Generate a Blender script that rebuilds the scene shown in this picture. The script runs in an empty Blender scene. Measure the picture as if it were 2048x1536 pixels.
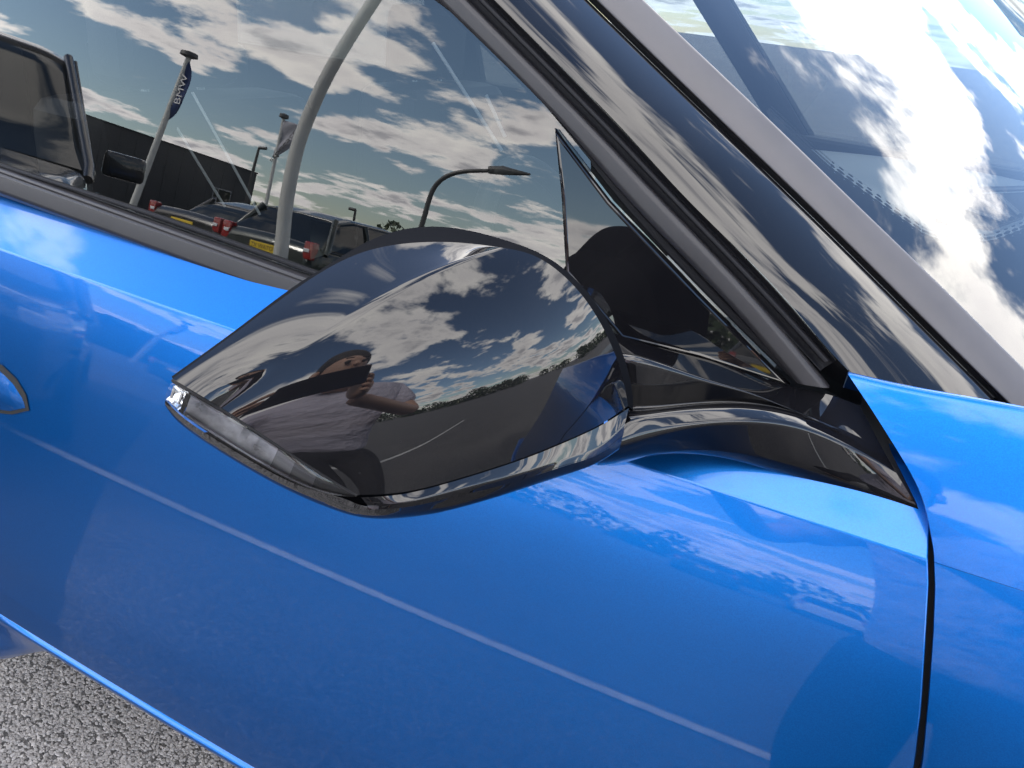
import bpy, bmesh, math, random
import numpy as np
from mathutils import Vector, Matrix
random.seed(7); np.random.seed(7)
R_ = math.radians
S = bpy.context.scene
COL = S.collection

# ------------------------------------------------------------------ camera
CAM = np.array([0.0, -0.55, 1.30]); PITCH, YAW, ROLL, FPX = 25.0, 23.2, 7.23, 1593.0
t_, p_, r_ = R_(PITCH), R_(YAW), R_(ROLL)
FWD = np.array([-math.sin(p_)*math.cos(t_), math.cos(p_)*math.cos(t_), -math.sin(t_)])
_r0 = np.array([math.cos(p_), math.sin(p_), 0]); _u0 = np.cross(_r0, FWD)
RGT = math.cos(r_)*_r0 + math.sin(r_)*_u0
UPV = -math.sin(r_)*_r0 + math.cos(r_)*_u0
cd = bpy.data.cameras.new('camera'); cam = bpy.data.objects.new('camera', cd); COL.objects.link(cam)
m = Matrix([(RGT[i], UPV[i], -FWD[i], CAM[i]) for i in range(3)]+[(0, 0, 0, 1)])
cam.matrix_world = m
cd.sensor_width = 36; cd.lens = 36*FPX/2048; cd.clip_start = 0.01; cd.clip_end = 3000
S.camera = cam

# ------------------------------------------------------------------ sky, sun, exposure
SUN_EL, SUN_AZ = 36.0, 142.0            # azimuth of the sun from +X towards +Y (beyond the car)
W = bpy.data.worlds.new('World'); S.world = W; W.use_nodes = True
nt = W.node_tree; nt.nodes.clear()
def N(tree, typ, **kw):
    n = tree.nodes.new(typ)
    for k, v in kw.items():
        if k in n.inputs: n.inputs[k].default_value = v
        else: setattr(n, k, v)
    return n
L = nt.links.new
def mth(tree, op, a, b=None, c=None, clamp=False):
    n = tree.nodes.new('ShaderNodeMath'); n.operation = op; n.use_clamp = clamp
    for i, x in enumerate((a, b, c)):
        if x is None: continue
        if isinstance(x, (int, float)): n.inputs[i].default_value = x
        else: tree.links.new(x, n.inputs[i])
    return n.outputs[0]
def ramp(tree, fac, stops, interp='EASE'):
    n = tree.nodes.new('ShaderNodeValToRGB'); n.color_ramp.interpolation = interp
    while len(n.color_ramp.elements) < len(stops): n.color_ramp.elements.new(0.5)
    for e, (p, c) in zip(n.color_ramp.elements, stops):
        e.position = p; e.color = c if len(c) == 4 else (*c, 1)
    tree.links.new(fac, n.inputs[0]); return n.outputs[0]
sky = N(nt, 'ShaderNodeTexSky', sky_type='NISHITA', sun_disc=False, sun_elevation=R_(SUN_EL),
        sun_rotation=R_(90-SUN_AZ), altitude=50, air_density=1.0, dust_density=0.3, ozone_density=2.6)
bg1 = N(nt, 'ShaderNodeBackground', Strength=0.075); L(sky.outputs[0], bg1.inputs[0])
tc = nt.nodes.new('ShaderNodeTexCoord')
sep = nt.nodes.new('ShaderNodeSeparateXYZ'); L(tc.outputs['Generated'], sep.inputs[0])
zc = mth(nt, 'ADD', mth(nt, 'MAXIMUM', sep.outputs[2], 0.0), 0.10)
cmb = nt.nodes.new('ShaderNodeCombineXYZ')
L(mth(nt, 'DIVIDE', sep.outputs[0], zc), cmb.inputs[0]); L(mth(nt, 'DIVIDE', sep.outputs[1], zc), cmb.inputs[1])
map1 = N(nt, 'ShaderNodeMapping'); L(cmb.outputs[0], map1.inputs[0]); map1.inputs['Location'].default_value = (-6.4, 13.1, 5.5); map1.inputs['Rotation'].default_value = (0, 0, R_(-22))
n1 = N(nt, 'ShaderNodeTexNoise', Scale=1.7, Detail=10.0, Roughness=0.57, Distortion=0.15); L(map1.outputs[0], n1.inputs['Vector'])
n2 = N(nt, 'ShaderNodeTexNoise', Scale=0.45, Detail=2.0, Roughness=0.5); L(map1.outputs[0], n2.inputs['Vector'])
cl = mth(nt, 'ADD', n1.outputs[0], mth(nt, 'MULTIPLY', mth(nt, 'SUBTRACT', n2.outputs[0], 0.5), 0.45))
hz = mth(nt, 'MULTIPLY', mth(nt, 'POWER', mth(nt, 'SUBTRACT', 1.0, mth(nt, 'MAXIMUM', sep.outputs[2], 0.0)), 9.0), 0.055)
cl = mth(nt, 'ADD', cl, hz)
mask = ramp(nt, cl, [(0.475, (0, 0, 0)), (0.555, (1, 1, 1))])
# thick cores of the clouds are greyer than their lit rims
n3 = N(nt, 'ShaderNodeTexNoise', Scale=2.6, Detail=6.0, Roughness=0.55); L(map1.outputs[0], n3.inputs['Vector'])
core = mth(nt, 'ADD', mth(nt, 'MULTIPLY', cl, 1.0), mth(nt, 'MULTIPLY', mth(nt, 'SUBTRACT', n3.outputs[0], 0.5), 0.5))
ccol = ramp(nt, core, [(0.47, (1.0, 0.965, 0.92)), (0.585, (0.84, 0.81, 0.80)), (0.70, (0.46, 0.455, 0.48))])
bg2 = N(nt, 'ShaderNodeBackground', Strength=0.95); L(ccol, bg2.inputs[0])
mx = nt.nodes.new('ShaderNodeMixShader'); L(mask, mx.inputs[0]); L(bg1.outputs[0], mx.inputs[1]); L(bg2.outputs[0], mx.inputs[2])
wo = nt.nodes.new('ShaderNodeOutputWorld'); L(mx.outputs[0], wo.inputs[0])

sd = bpy.data.lights.new('sun', 'SUN'); sun = bpy.data.objects.new('sun', sd); COL.objects.link(sun)
sd.energy = 1.2; sd.angle = R_(14); sd.color = (1.0, 0.95, 0.88)
_sd = Vector((math.cos(R_(SUN_EL))*math.cos(R_(SUN_AZ)), math.cos(R_(SUN_EL))*math.sin(R_(SUN_AZ)), math.sin(R_(SUN_EL))))
sun.rotation_euler = _sd.to_track_quat('Z', 'Y').to_euler()
S.view_settings.view_transform = 'Standard'; S.view_settings.look = 'None'
S.view_settings.exposure = 3.0; S.view_settings.gamma = 1.0; S.view_settings.use_curve_mapping = False
S.render.engine = 'CYCLES'; S.cycles.use_denoising = True; S.cycles.max_bounces = 10
S.cycles.transparent_max_bounces = 12; S.cycles.caustics_reflective = False; S.cycles.caustics_refractive = False
S.cycles.sample_clamp_indirect = 12

# ------------------------------------------------------------------ helpers: geometry
def ray(u, v):
    d = (u-1024)*RGT + (768-v)*UPV + FPX*FWD
    return d/np.linalg.norm(d)
def P(u, v, q):                       # point seen at (u, v), q metres in front of the lens measured across the car
    w = ray(u, v); return CAM + w/w[1]*q
def PL(u, v, p0, n):
    w = ray(u, v); return CAM + w*(((p0-CAM) @ n)/(w @ n))
def spline(pts, n, closed=False):
    """natural cubic spline through pts, n samples evenly spread by chord length"""
    p = np.array(pts, float); k = len(p)
    if k == 2:
        s = np.linspace(0, 1, n)[:, None]; return p[0]*(1-s)+p[1]*s
    d = np.r_[0, np.cumsum(np.maximum(np.linalg.norm(np.diff(p, axis=0), axis=1), 1e-9)**0.7)]; d /= d[-1]
    h = np.diff(d); A = np.zeros((k, k)); B = np.zeros((k, p.shape[1])); A[0, 0] = A[-1, -1] = 1
    for i in range(1, k-1):
        A[i, i-1] = h[i-1]; A[i, i] = 2*(h[i-1]+h[i]); A[i, i+1] = h[i]
        B[i] = 6*((p[i+1]-p[i])/h[i]-(p[i]-p[i-1])/h[i-1])
    M = np.linalg.solve(A, B); t = np.linspace(0, 1, max(n*6, 60))
    i = np.clip(np.searchsorted(d, t, side='right')-1, 0, k-2); x = t-d[i]; hi = h[i]; y = hi-x
    x, y, hi = x[:, None], y[:, None], hi[:, None]
    q = (M[i]*y**3+M[i+1]*x**3)/(6*hi)+(p[i]/hi-M[i]*hi/6)*y+(p[i+1]/hi-M[i+1]*hi/6)*x
    return resample(q, n)
def resample(q, n):
    q = np.asarray(q, float); l = np.r_[0, np.cumsum(np.linalg.norm(np.diff(q, axis=0), axis=1))]
    t = np.linspace(0, l[-1], n)
    return np.stack([np.interp(t, l, q[:, k]) for k in range(q.shape[1])], 1)
def rounded(sec, r=0.3, n=4):
    """polyline with its inner corners replaced by short curves; r is a fraction of the shorter neighbour (or a list)"""
    sec = np.asarray(sec, float); out = [sec[0]]
    for i in range(1, len(sec)-1):
        a, b, c = sec[i-1], sec[i], sec[i+1]; la, lc = np.linalg.norm(a-b), np.linalg.norm(c-b)
        rr = (r[i] if hasattr(r, '__len__') else r)
        if rr <= 0: out.append(b); continue
        e = min(la, lc)*rr; p0 = b+(a-b)/la*e; p2 = b+(c-b)/lc*e
        for t in np.linspace(0, 1, n+1): out.append((1-t)**2*p0+2*t*(1-t)*b+t*t*p2)
    out.append(sec[-1]); return np.array(out)
def loft(rows, ncol, r=0.3, n=4, sub=1):
    """rows: list of lists of 3D points; columns = splines along the rows, cross-sections rounded at the rows"""
    rs = [spline(x, ncol) if len(x) != ncol else np.asarray(x) for x in rows]
    out = []
    for j in range(ncol):
        s = rounded([x[j] for x in rs], r, n)
        if sub > 1:
            q = []
            for a, b in zip(s[:-1], s[1:]):
                for k in range(sub): q.append(a+(b-a)*k/sub)
            q.append(s[-1]); s = np.array(q)
        out.append(s)
    return np.array(out)
def coons(AB, DC, AD, BC, ns, ntt, bulge=None):
    AB, DC = spline(AB, ns), spline(DC, ns); AD, BC = spline(AD, ntt), spline(BC, ntt)
    G = np.zeros((ns, ntt, 3)); s = np.linspace(0, 1, ns)[:, None, None]; t = np.linspace(0, 1, ntt)[None, :, None]
    G = (1-t)*AB[:, None]+t*DC[:, None]+(1-s)*AD[None]+s*BC[None] \
        - ((1-s)*(1-t)*AB[0]+s*(1-t)*AB[-1]+(1-s)*t*DC[0]+s*t*DC[-1])
    if bulge is not None: G = G+bulge(s, t)
    return G
def mesh(name, verts, faces, mat, parent=None, smooth=True, sharp=None):
    me = bpy.data.meshes.new(name); me.from_pydata([tuple(map(float, v)) for v in verts], [], [tuple(map(int, f)) for f in faces]); me.update()
    if smooth:
        me.polygons.foreach_set('use_smooth', [True]*len(me.polygons))
        if sharp is not None: me.set_sharp_from_angle(angle=R_(sharp))
    if mat is not None: me.materials.append(mat)
    o = bpy.data.objects.new(name, me); COL.objects.link(o)
    if parent is not None: o.parent = parent
    return o
def grid(name, G, mat, parent=None, thick=0.0, smooth=True, sharp=40, out=None, uv=False):
    """surface from an (a, b, 3) array; faces turn towards `out` (default the lens); thick pushes a back skin away"""
    G = np.asarray(G); a, b = G.shape[:2]
    mid = G[a//2, b//2]; nn = np.cross(G[min(a//2+1, a-1), b//2]-G[max(a//2-1, 0), b//2], G[a//2, min(b//2+1, b-1)]-G[a//2, max(b//2-1, 0)])
    to = (CAM-mid) if out is None else np.asarray(out, float)
    flip = nn @ to < 0
    F = []
    for i in range(a-1):
        for j in range(b-1):
            f = (i*b+j, (i+1)*b+j, (i+1)*b+j+1, i*b+j+1); F.append(f[::-1] if flip else f)
    o = mesh(name, G.reshape(-1, 3), F, mat, parent, smooth, sharp)
    if uv:
        l = o.data.uv_layers.new(name='UVMap')
        for lp in o.data.loops:
            i, j = divmod(lp.vertex_index, b); l.data[lp.index].uv = (i/(a-1), j/(b-1))
    if thick > 0:
        md = o.modifiers.new('solid', 'SOLIDIFY'); md.thickness = thick; md.offset = -1; md.use_even_offset = False
    return o
def box_bm(bm, x0, x1, y0, y1, z0, z1):
    v = [bm.verts.new((x, y, z)) for x in (x0, x1) for y in (y0, y1) for z in (z0, z1)]
    for f in ((0, 1, 3, 2), (4, 6, 7, 5), (0, 4, 5, 1), (2, 3, 7, 6), (0, 2, 6, 4), (1, 5, 7, 3)): bm.faces.new([v[i] for i in f])
def from_bm(name, bm, mat, parent=None, bevel=0.0, smooth=True, seg=3):
    bmesh.ops.recalc_face_normals(bm, faces=bm.faces)
    if bevel > 0: bmesh.ops.bevel(bm, geom=bm.edges[:], offset=bevel, segments=seg, profile=0.6, affect='EDGES')
    me = bpy.data.meshes.new(name); bm.to_mesh(me); bm.free()
    if smooth:
        me.polygons.foreach_set('use_smooth', [True]*len(me.polygons)); me.set_sharp_from_angle(angle=R_(35))
    if mat is not None: me.materials.append(mat)
    o = bpy.data.objects.new(name, me); COL.objects.link(o)
    if parent is not None: o.parent = parent
    return o
def box(name, c, s, mat, parent=None, bevel=0.0):
    bm = bmesh.new(); c = np.array(c, float); s = np.array(s, float)/2
    box_bm(bm, c[0]-s[0], c[0]+s[0], c[1]-s[1], c[1]+s[1], c[2]-s[2], c[2]+s[2])
    return from_bm(name, bm, mat, parent, bevel)
def tube_arrays(pts, rad, seg=10):
    pts = np.asarray(pts, float); rad = np.broadcast_to(rad, (len(pts),)); V, F = [], []; a = None
    for i, p in enumerate(pts):
        t = pts[min(i+1, len(pts)-1)]-pts[max(i-1, 0)]; t = t/np.linalg.norm(t)
        if a is None:
            a = np.cross(t, (0, 0, 1.0))
            if np.linalg.norm(a) < 0.2: a = np.cross(t, (0, 1.0, 0))
        a = a-t*(a @ t); a /= np.linalg.norm(a); b = np.cross(t, a)
        for k in range(seg):
            an = 2*math.pi*k/seg; V.append(p+rad[i]*(math.cos(an)*a+math.sin(an)*b))
    for i in range(len(pts)-1):
        for k in range(seg):
            F.append((i*seg+k, i*seg+(k+1) % seg, (i+1)*seg+(k+1) % seg, (i+1)*seg+k))
    F.append(tuple(range(seg))[::-1]); F.append(tuple((len(pts)-1)*seg+k for k in range(seg)))
    return V, F
def tube(name, pts, rad, mat, parent=None, seg=10):
    V, F = tube_arrays(pts, rad, seg); return mesh(name, V, F, mat, parent, True, 50)
def empty(name, loc, label, cat, group=None):
    o = bpy.data.objects.new(name, None); COL.objects.link(o); o.location = loc; o.empty_display_size = 0.1
    o['label'] = label; o['category'] = cat
    if group: o['group'] = group
    return o
def tag(o, label, cat, group=None):
    o['label'] = label; o['category'] = cat
    if group: o['group'] = group
    return o

# ------------------------------------------------------------------ helpers: materials
def mat(name, col, rough=0.5, metal=0.0, coat=0.0, spec=0.5, ior=1.5, bump=None, var=None, coat_ior=1.5):
    m = bpy.data.materials.new(name); m.use_nodes = True; t = m.node_tree; b = t.nodes['Principled BSDF']
    b.inputs['Base Color'].default_value = (*col, 1); b.inputs['Roughness'].default_value = rough
    b.inputs['Metallic'].default_value = metal; b.inputs['IOR'].default_value = ior
    b.inputs['Specular IOR Level'].default_value = spec
    b.inputs['Coat Weight'].default_value = coat; b.inputs['Coat Roughness'].default_value = 0.015; b.inputs['Coat IOR'].default_value = coat_ior
    tcn = t.nodes.new('ShaderNodeTexCoord')
    if var:
        sc, amt = var
        n = N(t, 'ShaderNodeTexNoise', Scale=sc, Detail=5.0, Roughness=0.6); t.links.new(tcn.outputs['Object'], n.inputs['Vector'])
        c = ramp(t, n.outputs[0], [(0.3, tuple(x*(1-amt) for x in col)), (0.7, tuple(min(1, x*(1+amt)) for x in col))], 'LINEAR')
        t.links.new(c, b.inputs['Base Color'])
        rr = N(t, 'ShaderNodeMapRange'); t.links.new(n.outputs[0], rr.inputs[0])
        rr.inputs[3].default_value = max(0, rough-0.08); rr.inputs[4].default_value = min(1, rough+0.08); t.links.new(rr.outputs[0], b.inputs['Roughness'])
    if bump:
        sc, st, dist = bump
        n = N(t, 'ShaderNodeTexNoise', Scale=sc, Detail=3.0, Roughness=0.6); t.links.new(tcn.outputs['Object'], n.inputs['Vector'])
        bp = N(t, 'ShaderNodeBump', Strength=st, Distance=dist); t.links.new(n.outputs[0], bp.inputs['Height'])
        t.links.new(bp.outputs[0], b.inputs['Normal'])
        if coat: t.links.new(bp.outputs[0], b.inputs['Coat Normal'])
    return m
def dusty_gloss(name, col, rough=0.02, dust=0.03):
    """gloss black lacquer with a sparse veil of dust specks"""
    m = mat(name, col, rough, spec=0.5, ior=1.52); t = m.node_tree; b = t.nodes['Principled BSDF']
    tcn = t.nodes.new('ShaderNodeTexCoord')
    v = N(t, 'ShaderNodeTexVoronoi', Scale=260.0, Randomness=1.0); t.links.new(tcn.outputs['Object'], v.inputs['Vector'])
    sc = nt_sep = t.nodes.new('ShaderNodeSeparateColor'); t.links.new(v.outputs['Color'], sc.inputs[0])
    dot = mth(t, 'LESS_THAN', v.outputs['Distance'], mth(t, 'MULTIPLY', mth(t, 'SUBTRACT', sc.outputs[0], 0.90), 1.6))
    n = N(t, 'ShaderNodeTexNoise', Scale=9.0, Detail=4.0); t.links.new(tcn.outputs['Object'], n.inputs['Vector'])
    veil = mth(t, 'MULTIPLY', ramp(t, n.outputs[0], [(0.45, (0, 0, 0)), (0.75, (1, 1, 1))]), 0.012)
    f = mth(t, 'ADD', mth(t, 'MULTIPLY', dot, dust), veil, clamp=True)
    d = N(t, 'ShaderNodeBsdfDiffuse'); d.inputs[0].default_value = (0.30, 0.29, 0.28, 1)
    mixn = t.nodes.new('ShaderNodeMixShader'); t.links.new(f, mixn.inputs[0]); t.links.new(b.outputs[0], mixn.inputs[1]); t.links.new(d.outputs[0], mixn.inputs[2])
    t.links.new(mixn.outputs[0], t.nodes['Material Output'].inputs[0]); return m
def glass(name, tint=(0.5, 0.56, 0.55), boost=1.8, ior=1.52, dust=0.0):
    m = bpy.data.materials.new(name); m.use_nodes = True; t = m.node_tree; t.nodes.clear()
    fr = N(t, 'ShaderNodeFresnel', IOR=ior)
    f = mth(t, 'MULTIPLY', fr.outputs[0], boost, clamp=True)
    g = N(t, 'ShaderNodeBsdfGlossy', Roughness=0.0); tr = N(t, 'ShaderNodeBsdfTransparent'); tr.inputs[0].default_value = (*tint, 1)
    mx = t.nodes.new('ShaderNodeMixShader'); t.links.new(f, mx.inputs[0]); t.links.new(tr.outputs[0], mx.inputs[1]); t.links.new(g.outputs[0], mx.inputs[2])
    last = mx.outputs[0]
    if dust:
        tcn = t.nodes.new('ShaderNodeTexCoord')
        v = N(t, 'ShaderNodeTexVoronoi', Scale=42.0); t.links.new(tcn.outputs['Object'], v.inputs['Vector'])
        sc = t.nodes.new('ShaderNodeSeparateColor'); t.links.new(v.outputs['Color'], sc.inputs[0])
        edge = mth(t, 'SUBTRACT', 1.0, mth(t, 'MULTIPLY', mth(t, 'ABSOLUTE', mth(t, 'SUBTRACT', v.outputs['Distance'], 0.10)), 28.0), clamp=True)
        spot = mth(t, 'MULTIPLY', edge, mth(t, 'GREATER_THAN', sc.outputs[1], 0.86))
        n = N(t, 'ShaderNodeTexNoise', Scale=6.0, Detail=5.0); t.links.new(tcn.outputs['Object'], n.inputs['Vector'])
        veil = mth(t, 'MULTIPLY', ramp(t, n.outputs[0], [(0.4, (0, 0, 0)), (0.8, (1, 1, 1))]), dust)
        d = N(t, 'ShaderNodeBsdfDiffuse'); d.inputs[0].default_value = (0.32, 0.31, 0.29, 1)
        m2 = t.nodes.new('ShaderNodeMixShader'); t.links.new(mth(t, 'ADD', veil, mth(t, 'MULTIPLY', spot, 0.03), clamp=True), m2.inputs[0])
        t.links.new(last, m2.inputs[1]); t.links.new(d.outputs[0], m2.inputs[2]); last = m2.outputs[0]
    o = t.nodes.new('ShaderNodeOutputMaterial'); t.links.new(last, o.inputs[0]); return m

M_PAINT = mat('blue_metallic_paint', (0.0, 0.050, 0.30), rough=0.36, metal=0.88, coat=0.65, bump=(700, 0.03, 0.0001))
def add_flake(m, c0, c1):
    t = m.node_tree; b = t.nodes['Principled BSDF']; tcn = t.nodes.new('ShaderNodeTexCoord')
    v = N(t, 'ShaderNodeTexVoronoi', Scale=1400.0); t.links.new(tcn.outputs['Object'], v.inputs['Vector'])
    sc = t.nodes.new('ShaderNodeSeparateColor'); t.links.new(v.outputs['Color'], sc.inputs[0])
    t.links.new(ramp(t, sc.outputs[0], [(0.0, c0), (1.0, c1)], 'LINEAR'), b.inputs['Base Color'])
add_flake(M_PAINT, (0.0, 0.086, 0.325), (0.0, 0.108, 0.395))
M_PIANO = dusty_gloss('piano_black', (0.004, 0.004, 0.005))
M_SATIN = mat('satin_black_trim', (0.020, 0.019, 0.021), rough=0.45, spec=0.35, bump=(1500, 0.15, 0.0003), var=(30, 0.12))
M_RUBBER = mat('black_rubber', (0.008, 0.008, 0.010), rough=0.6, spec=0.18, bump=(900, 0.2, 0.0003))
M_GREY = mat('grey_moulding', (0.055, 0.052, 0.057), rough=0.45, bump=(1500, 0.12, 0.0003), var=(25, 0.08))
M_HOUSING = mat('textured_black_plastic', (0.006, 0.0065, 0.008), rough=0.6, spec=0.0, bump=(1800, 0.3, 0.0004))
M_DARK = mat('dark_gap', (0.003, 0.003, 0.004), rough=0.8)
M_GLASS = glass('tinted_side_glass', (0.215, 0.235, 0.235), 1.9, dust=0.010)
M_SCREEN = glass('windscreen_glass', (0.66, 0.72, 0.74), 2.3, dust=0.003)
M_INT = mat('dark_interior', (0.018, 0.018, 0.019), rough=0.75, bump=(700, 0.3, 0.0006))
M_INTG = mat('grey_headliner', (0.09, 0.09, 0.088), rough=0.9)
M_LEATHER = mat('black_leather', (0.014, 0.014, 0.015), rough=0.5, bump=(260, 0.4, 0.001))
M_SILVER = mat('silver_trim', (0.75, 0.76, 0.78), rough=0.2, metal=1.0)
M_MIRROR = mat('mirror_silver', (0.9, 0.92, 0.95), rough=0.0, metal=1.0)

# ------------------------------------------------------------------ ground
def asphalt():
    m = bpy.data.materials.new('chipped_asphalt'); m.use_nodes = True; t = m.node_tree; b = t.nodes['Principled BSDF']
    tcn = t.nodes.new('ShaderNodeTexCoord')
    v = N(t, 'ShaderNodeTexVoronoi', Scale=105.0, Randomness=1.0); t.links.new(tcn.outputs['Object'], v.inputs['Vector'])
    sc = t.nodes.new('ShaderNodeSeparateColor'); t.links.new(v.outputs['Color'], sc.inputs[0])
    chip = ramp(t, sc.outputs[0], [(0.0, (0.05, 0.048, 0.047)), (0.55, (0.12, 0.115, 0.115)), (1.0, (0.22, 0.21, 0.205))], 'LINEAR')
    v2 = N(t, 'ShaderNodeTexVoronoi', Scale=105.0, feature='DISTANCE_TO_EDGE'); t.links.new(tcn.outputs['Object'], v2.inputs['Vector'])
    gap = ramp(t, v2.outputs['Distance'], [(0.02, (0, 0, 0)), (0.14, (1, 1, 1))])
    n = N(t, 'ShaderNodeTexNoise', Scale=1.3, Detail=6.0, Roughness=0.65); t.links.new(tcn.outputs['Object'], n.inputs['Vector'])
    big = ramp(t, n.outputs[0], [(0.3, (0.78, 0.78, 0.78)), (0.7, (1.15, 1.14, 1.12))], 'LINEAR')
    mixc = N(t, 'ShaderNodeMix', data_type='RGBA'); t.links.new(gap, mixc.inputs[0])
    mixc.inputs[6].default_value = (0.085, 0.080, 0.077, 1); t.links.new(chip, mixc.inputs[7])
    mul = N(t, 'ShaderNodeMix', data_type='RGBA', blend_type='MULTIPLY'); mul.inputs[0].default_value = 1.0
    t.links.new(mixc.outputs[2], mul.inputs[6]); t.links.new(big, mul.inputs[7]); t.links.new(mul.outputs[2], b.inputs['Base Color'])
    b.inputs['Roughness'].default_value = 0.75
    bp = N(t, 'ShaderNodeBump', Strength=0.7, Distance=0.003); t.links.new(gap, bp.inputs['Height']); t.links.new(bp.outputs[0], b.inputs['Normal'])
    return m
M_ASPH = asphalt()
g = mesh('ground', [(-900, -900, 0), (900, -900, 0), (900, 900, 0), (-900, 900, 0)], [(0, 1, 2, 3)], M_ASPH, smooth=False)
g['kind'] = 'structure'; g['label'] = 'grey chipped asphalt of the car park'

# ------------------------------------------------------------------ the car
car = empty('car', (-0.4, 0.9, 0), 'glossy blue car with black wing mirror and dark side windows', 'car')
car_inv = (-0.4, 0.9, 0)
def kids(o):                          # parts are authored in world space: undo the Empty's offset
    if o.parent is car: o.matrix_parent_inverse = Matrix.Translation(Vector(car_inv)).inverted()
    return o

# door section: tilt of the outward normal (degrees above level) at heights below the shoulder crease
ZT = [0.985, 0.95, 0.90, 0.84, 0.78, 0.70, 0.625, 0.605, 0.555]
TT = [23.0, 19.0, 14.5, 11.5, 9.8, 8.6, 7.8, 4.5, 5.0]
def side_profile():
    zs = np.linspace(0.985, 0.555, 30); tilt = np.interp(zs, ZT[::-1], TT[::-1]); y = [0.0]
    for i in range(1, len(zs)): y.append(y[-1]-math.tan(R_((tilt[i]+tilt[i-1])/2))*(zs[i-1]-zs[i]))
    return np.stack([np.array(y), zs], 1)
PROF = side_profile()
YB = PROF[-1, 0]
def kx(x): return 0.022*(x+0.35)**2
BELT = np.array([0.046, 1.030])
def body_y(z):                        # outer skin between belt and lower crease
    pr = np.vstack([BELT, PROF]); return np.interp(z, pr[::-1, 1], pr[::-1, 0])
def on_body(u, v, off=0.0):
    w = ray(u, v); lo, hi = 0.25, 1.6
    f = lambda s: (CAM+w*s)[1]-(body_y((CAM+w*s)[2])+kx((CAM+w*s)[0])-off)
    for s in np.linspace(0.2, 1.8, 400):
        if f(s) > 0: hi = s; lo = s-0.004; break
    for _ in range(40):
        mid = (lo+hi)/2
        if f(mid) > 0: hi = mid
        else: lo = mid
    return CAM+w*hi
gapL = [(1700, 812), (1760, 900), (1815, 985), (1849, 1040), (1854, 1100), (1856, 1163), (1852, 1242), (1841, 1416), (1827, 1536)]
gapR = [(1724, 800), (1776, 880), (1831, 975), (1860, 1052), (1868, 1100), (1871, 1170), (1868, 1258), (1859, 1385), (1845, 1536)]
def edge_x(poly):
    pts = np.array([on_body(*p) for p in poly if p[1] > 1035]); o = np.argsort(pts[:, 2]); pts = pts[o]
    z, x = pts[:, 2], pts[:, 0]
    sl = (x[1]-x[0])/(z[1]-z[0]); z = np.r_[0.2, z]; x = np.r_[x[0]+sl*0.5*(0.2-z[1]), x]
    return lambda zz: np.interp(zz, z, x)
xL, xR = edge_x(gapL), edge_x(gapR)
# rows of the door skin from the belt down, dense and slightly rounded at the two creases
sec = [BELT+np.array([0.016, 0.006]), BELT+np.array([0.003, 0.003]), BELT+np.array([-0.006, -0.006])]
upper = rounded(np.vstack([sec, [PROF[0]], PROF[1:3]]), [0, 0.6, 0.6, 0.10, 0, 0], 6)
ZB = 1.3-(0.55+YB-0.001)*1.697+0.003
low1 = np.array([YB-0.001, ZB+0.012]); low3 = np.array([YB-0.001, ZB])
lower = rounded(np.vstack([PROF[-3:], [low1, low3], [low3+[0.004, -0.003]], [low3+[0.03, -0.004]]]), [0, 0, 0.2, 0.6, 0.5, 0.5, 0], 6)
SECT = np.vstack([upper, PROF[4:-3], lower])
X0 = -1.75
def sheet(sect, xr, x0=X0, n=40, lead=0.0):
    G = []
    for f in list(np.linspace(0, 1, n)[:-1])+[0.992, 0.9985, 0.9995, 1.0]:
        row = []
        for (y, z) in sect:
            xe = xr(z)-lead; x = x0+(xe-x0)*f; row.append((x, y+kx(x), z))
        G.append(row)
    G = np.array(G)
    return G
Gd = sheet(SECT, xL)
# small rolled hem along the shut line
hem = Gd[-1:]+np.array([0.0006, 0.0012, 0]); hem2 = hem+np.array([-0.001, 0.02, 0])
Gd = np.concatenate([Gd, hem, hem2])
door = kids(grid('front_door', Gd, M_PAINT, car, sharp=60))
# sill / side skirt under the door, flaring outwards ahead of the rear wheel
def skirt():
    G = []
    for x in np.linspace(X0, 0.9, 120):
        fl = max(0.0, min(1.0, (-0.805-x)/0.16)); fl = fl*fl*(3-2*fl)
        s = [(YB+0.036, ZB-0.004), (YB+0.006-0.0068*fl, ZB-0.0055+0.002*fl), (YB-0.0015, ZB-0.011), (YB, ZB-0.018), (YB+0.022-0.042*fl, ZB-0.050-0.035*fl), (YB+0.044-0.050*fl, ZB-0.064-0.06*fl), (0.10, ZB-0.07)]
        G.append([(x, y+kx(min(x, 0.1)), z) for y, z in rounded(s, [0, 0.3, 0.4, 0.4, 0.4, 0.6, 0], 4)])
    return np.array(G)
kids(grid('side_skirt', skirt(), M_PAINT, car, sharp=60))
kids(box('underbody', (-0.4, 0.98, 0.42), (4.2, 1.70, 0.05), M_DARK, car))
# dark jamb behind the shut line
J = []
for z in np.linspace(0.33, 1.035, 30):
    yy = body_y(min(z, 1.03)) if z > 0.5 else YB+0.01
    J.append([(xL(z)-0.03, yy+0.022, z), (xR(z)+0.03, yy+0.022, z)])
kids(grid('door_jamb', np.array(J), M_DARK, car, thick=0.01))

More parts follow.
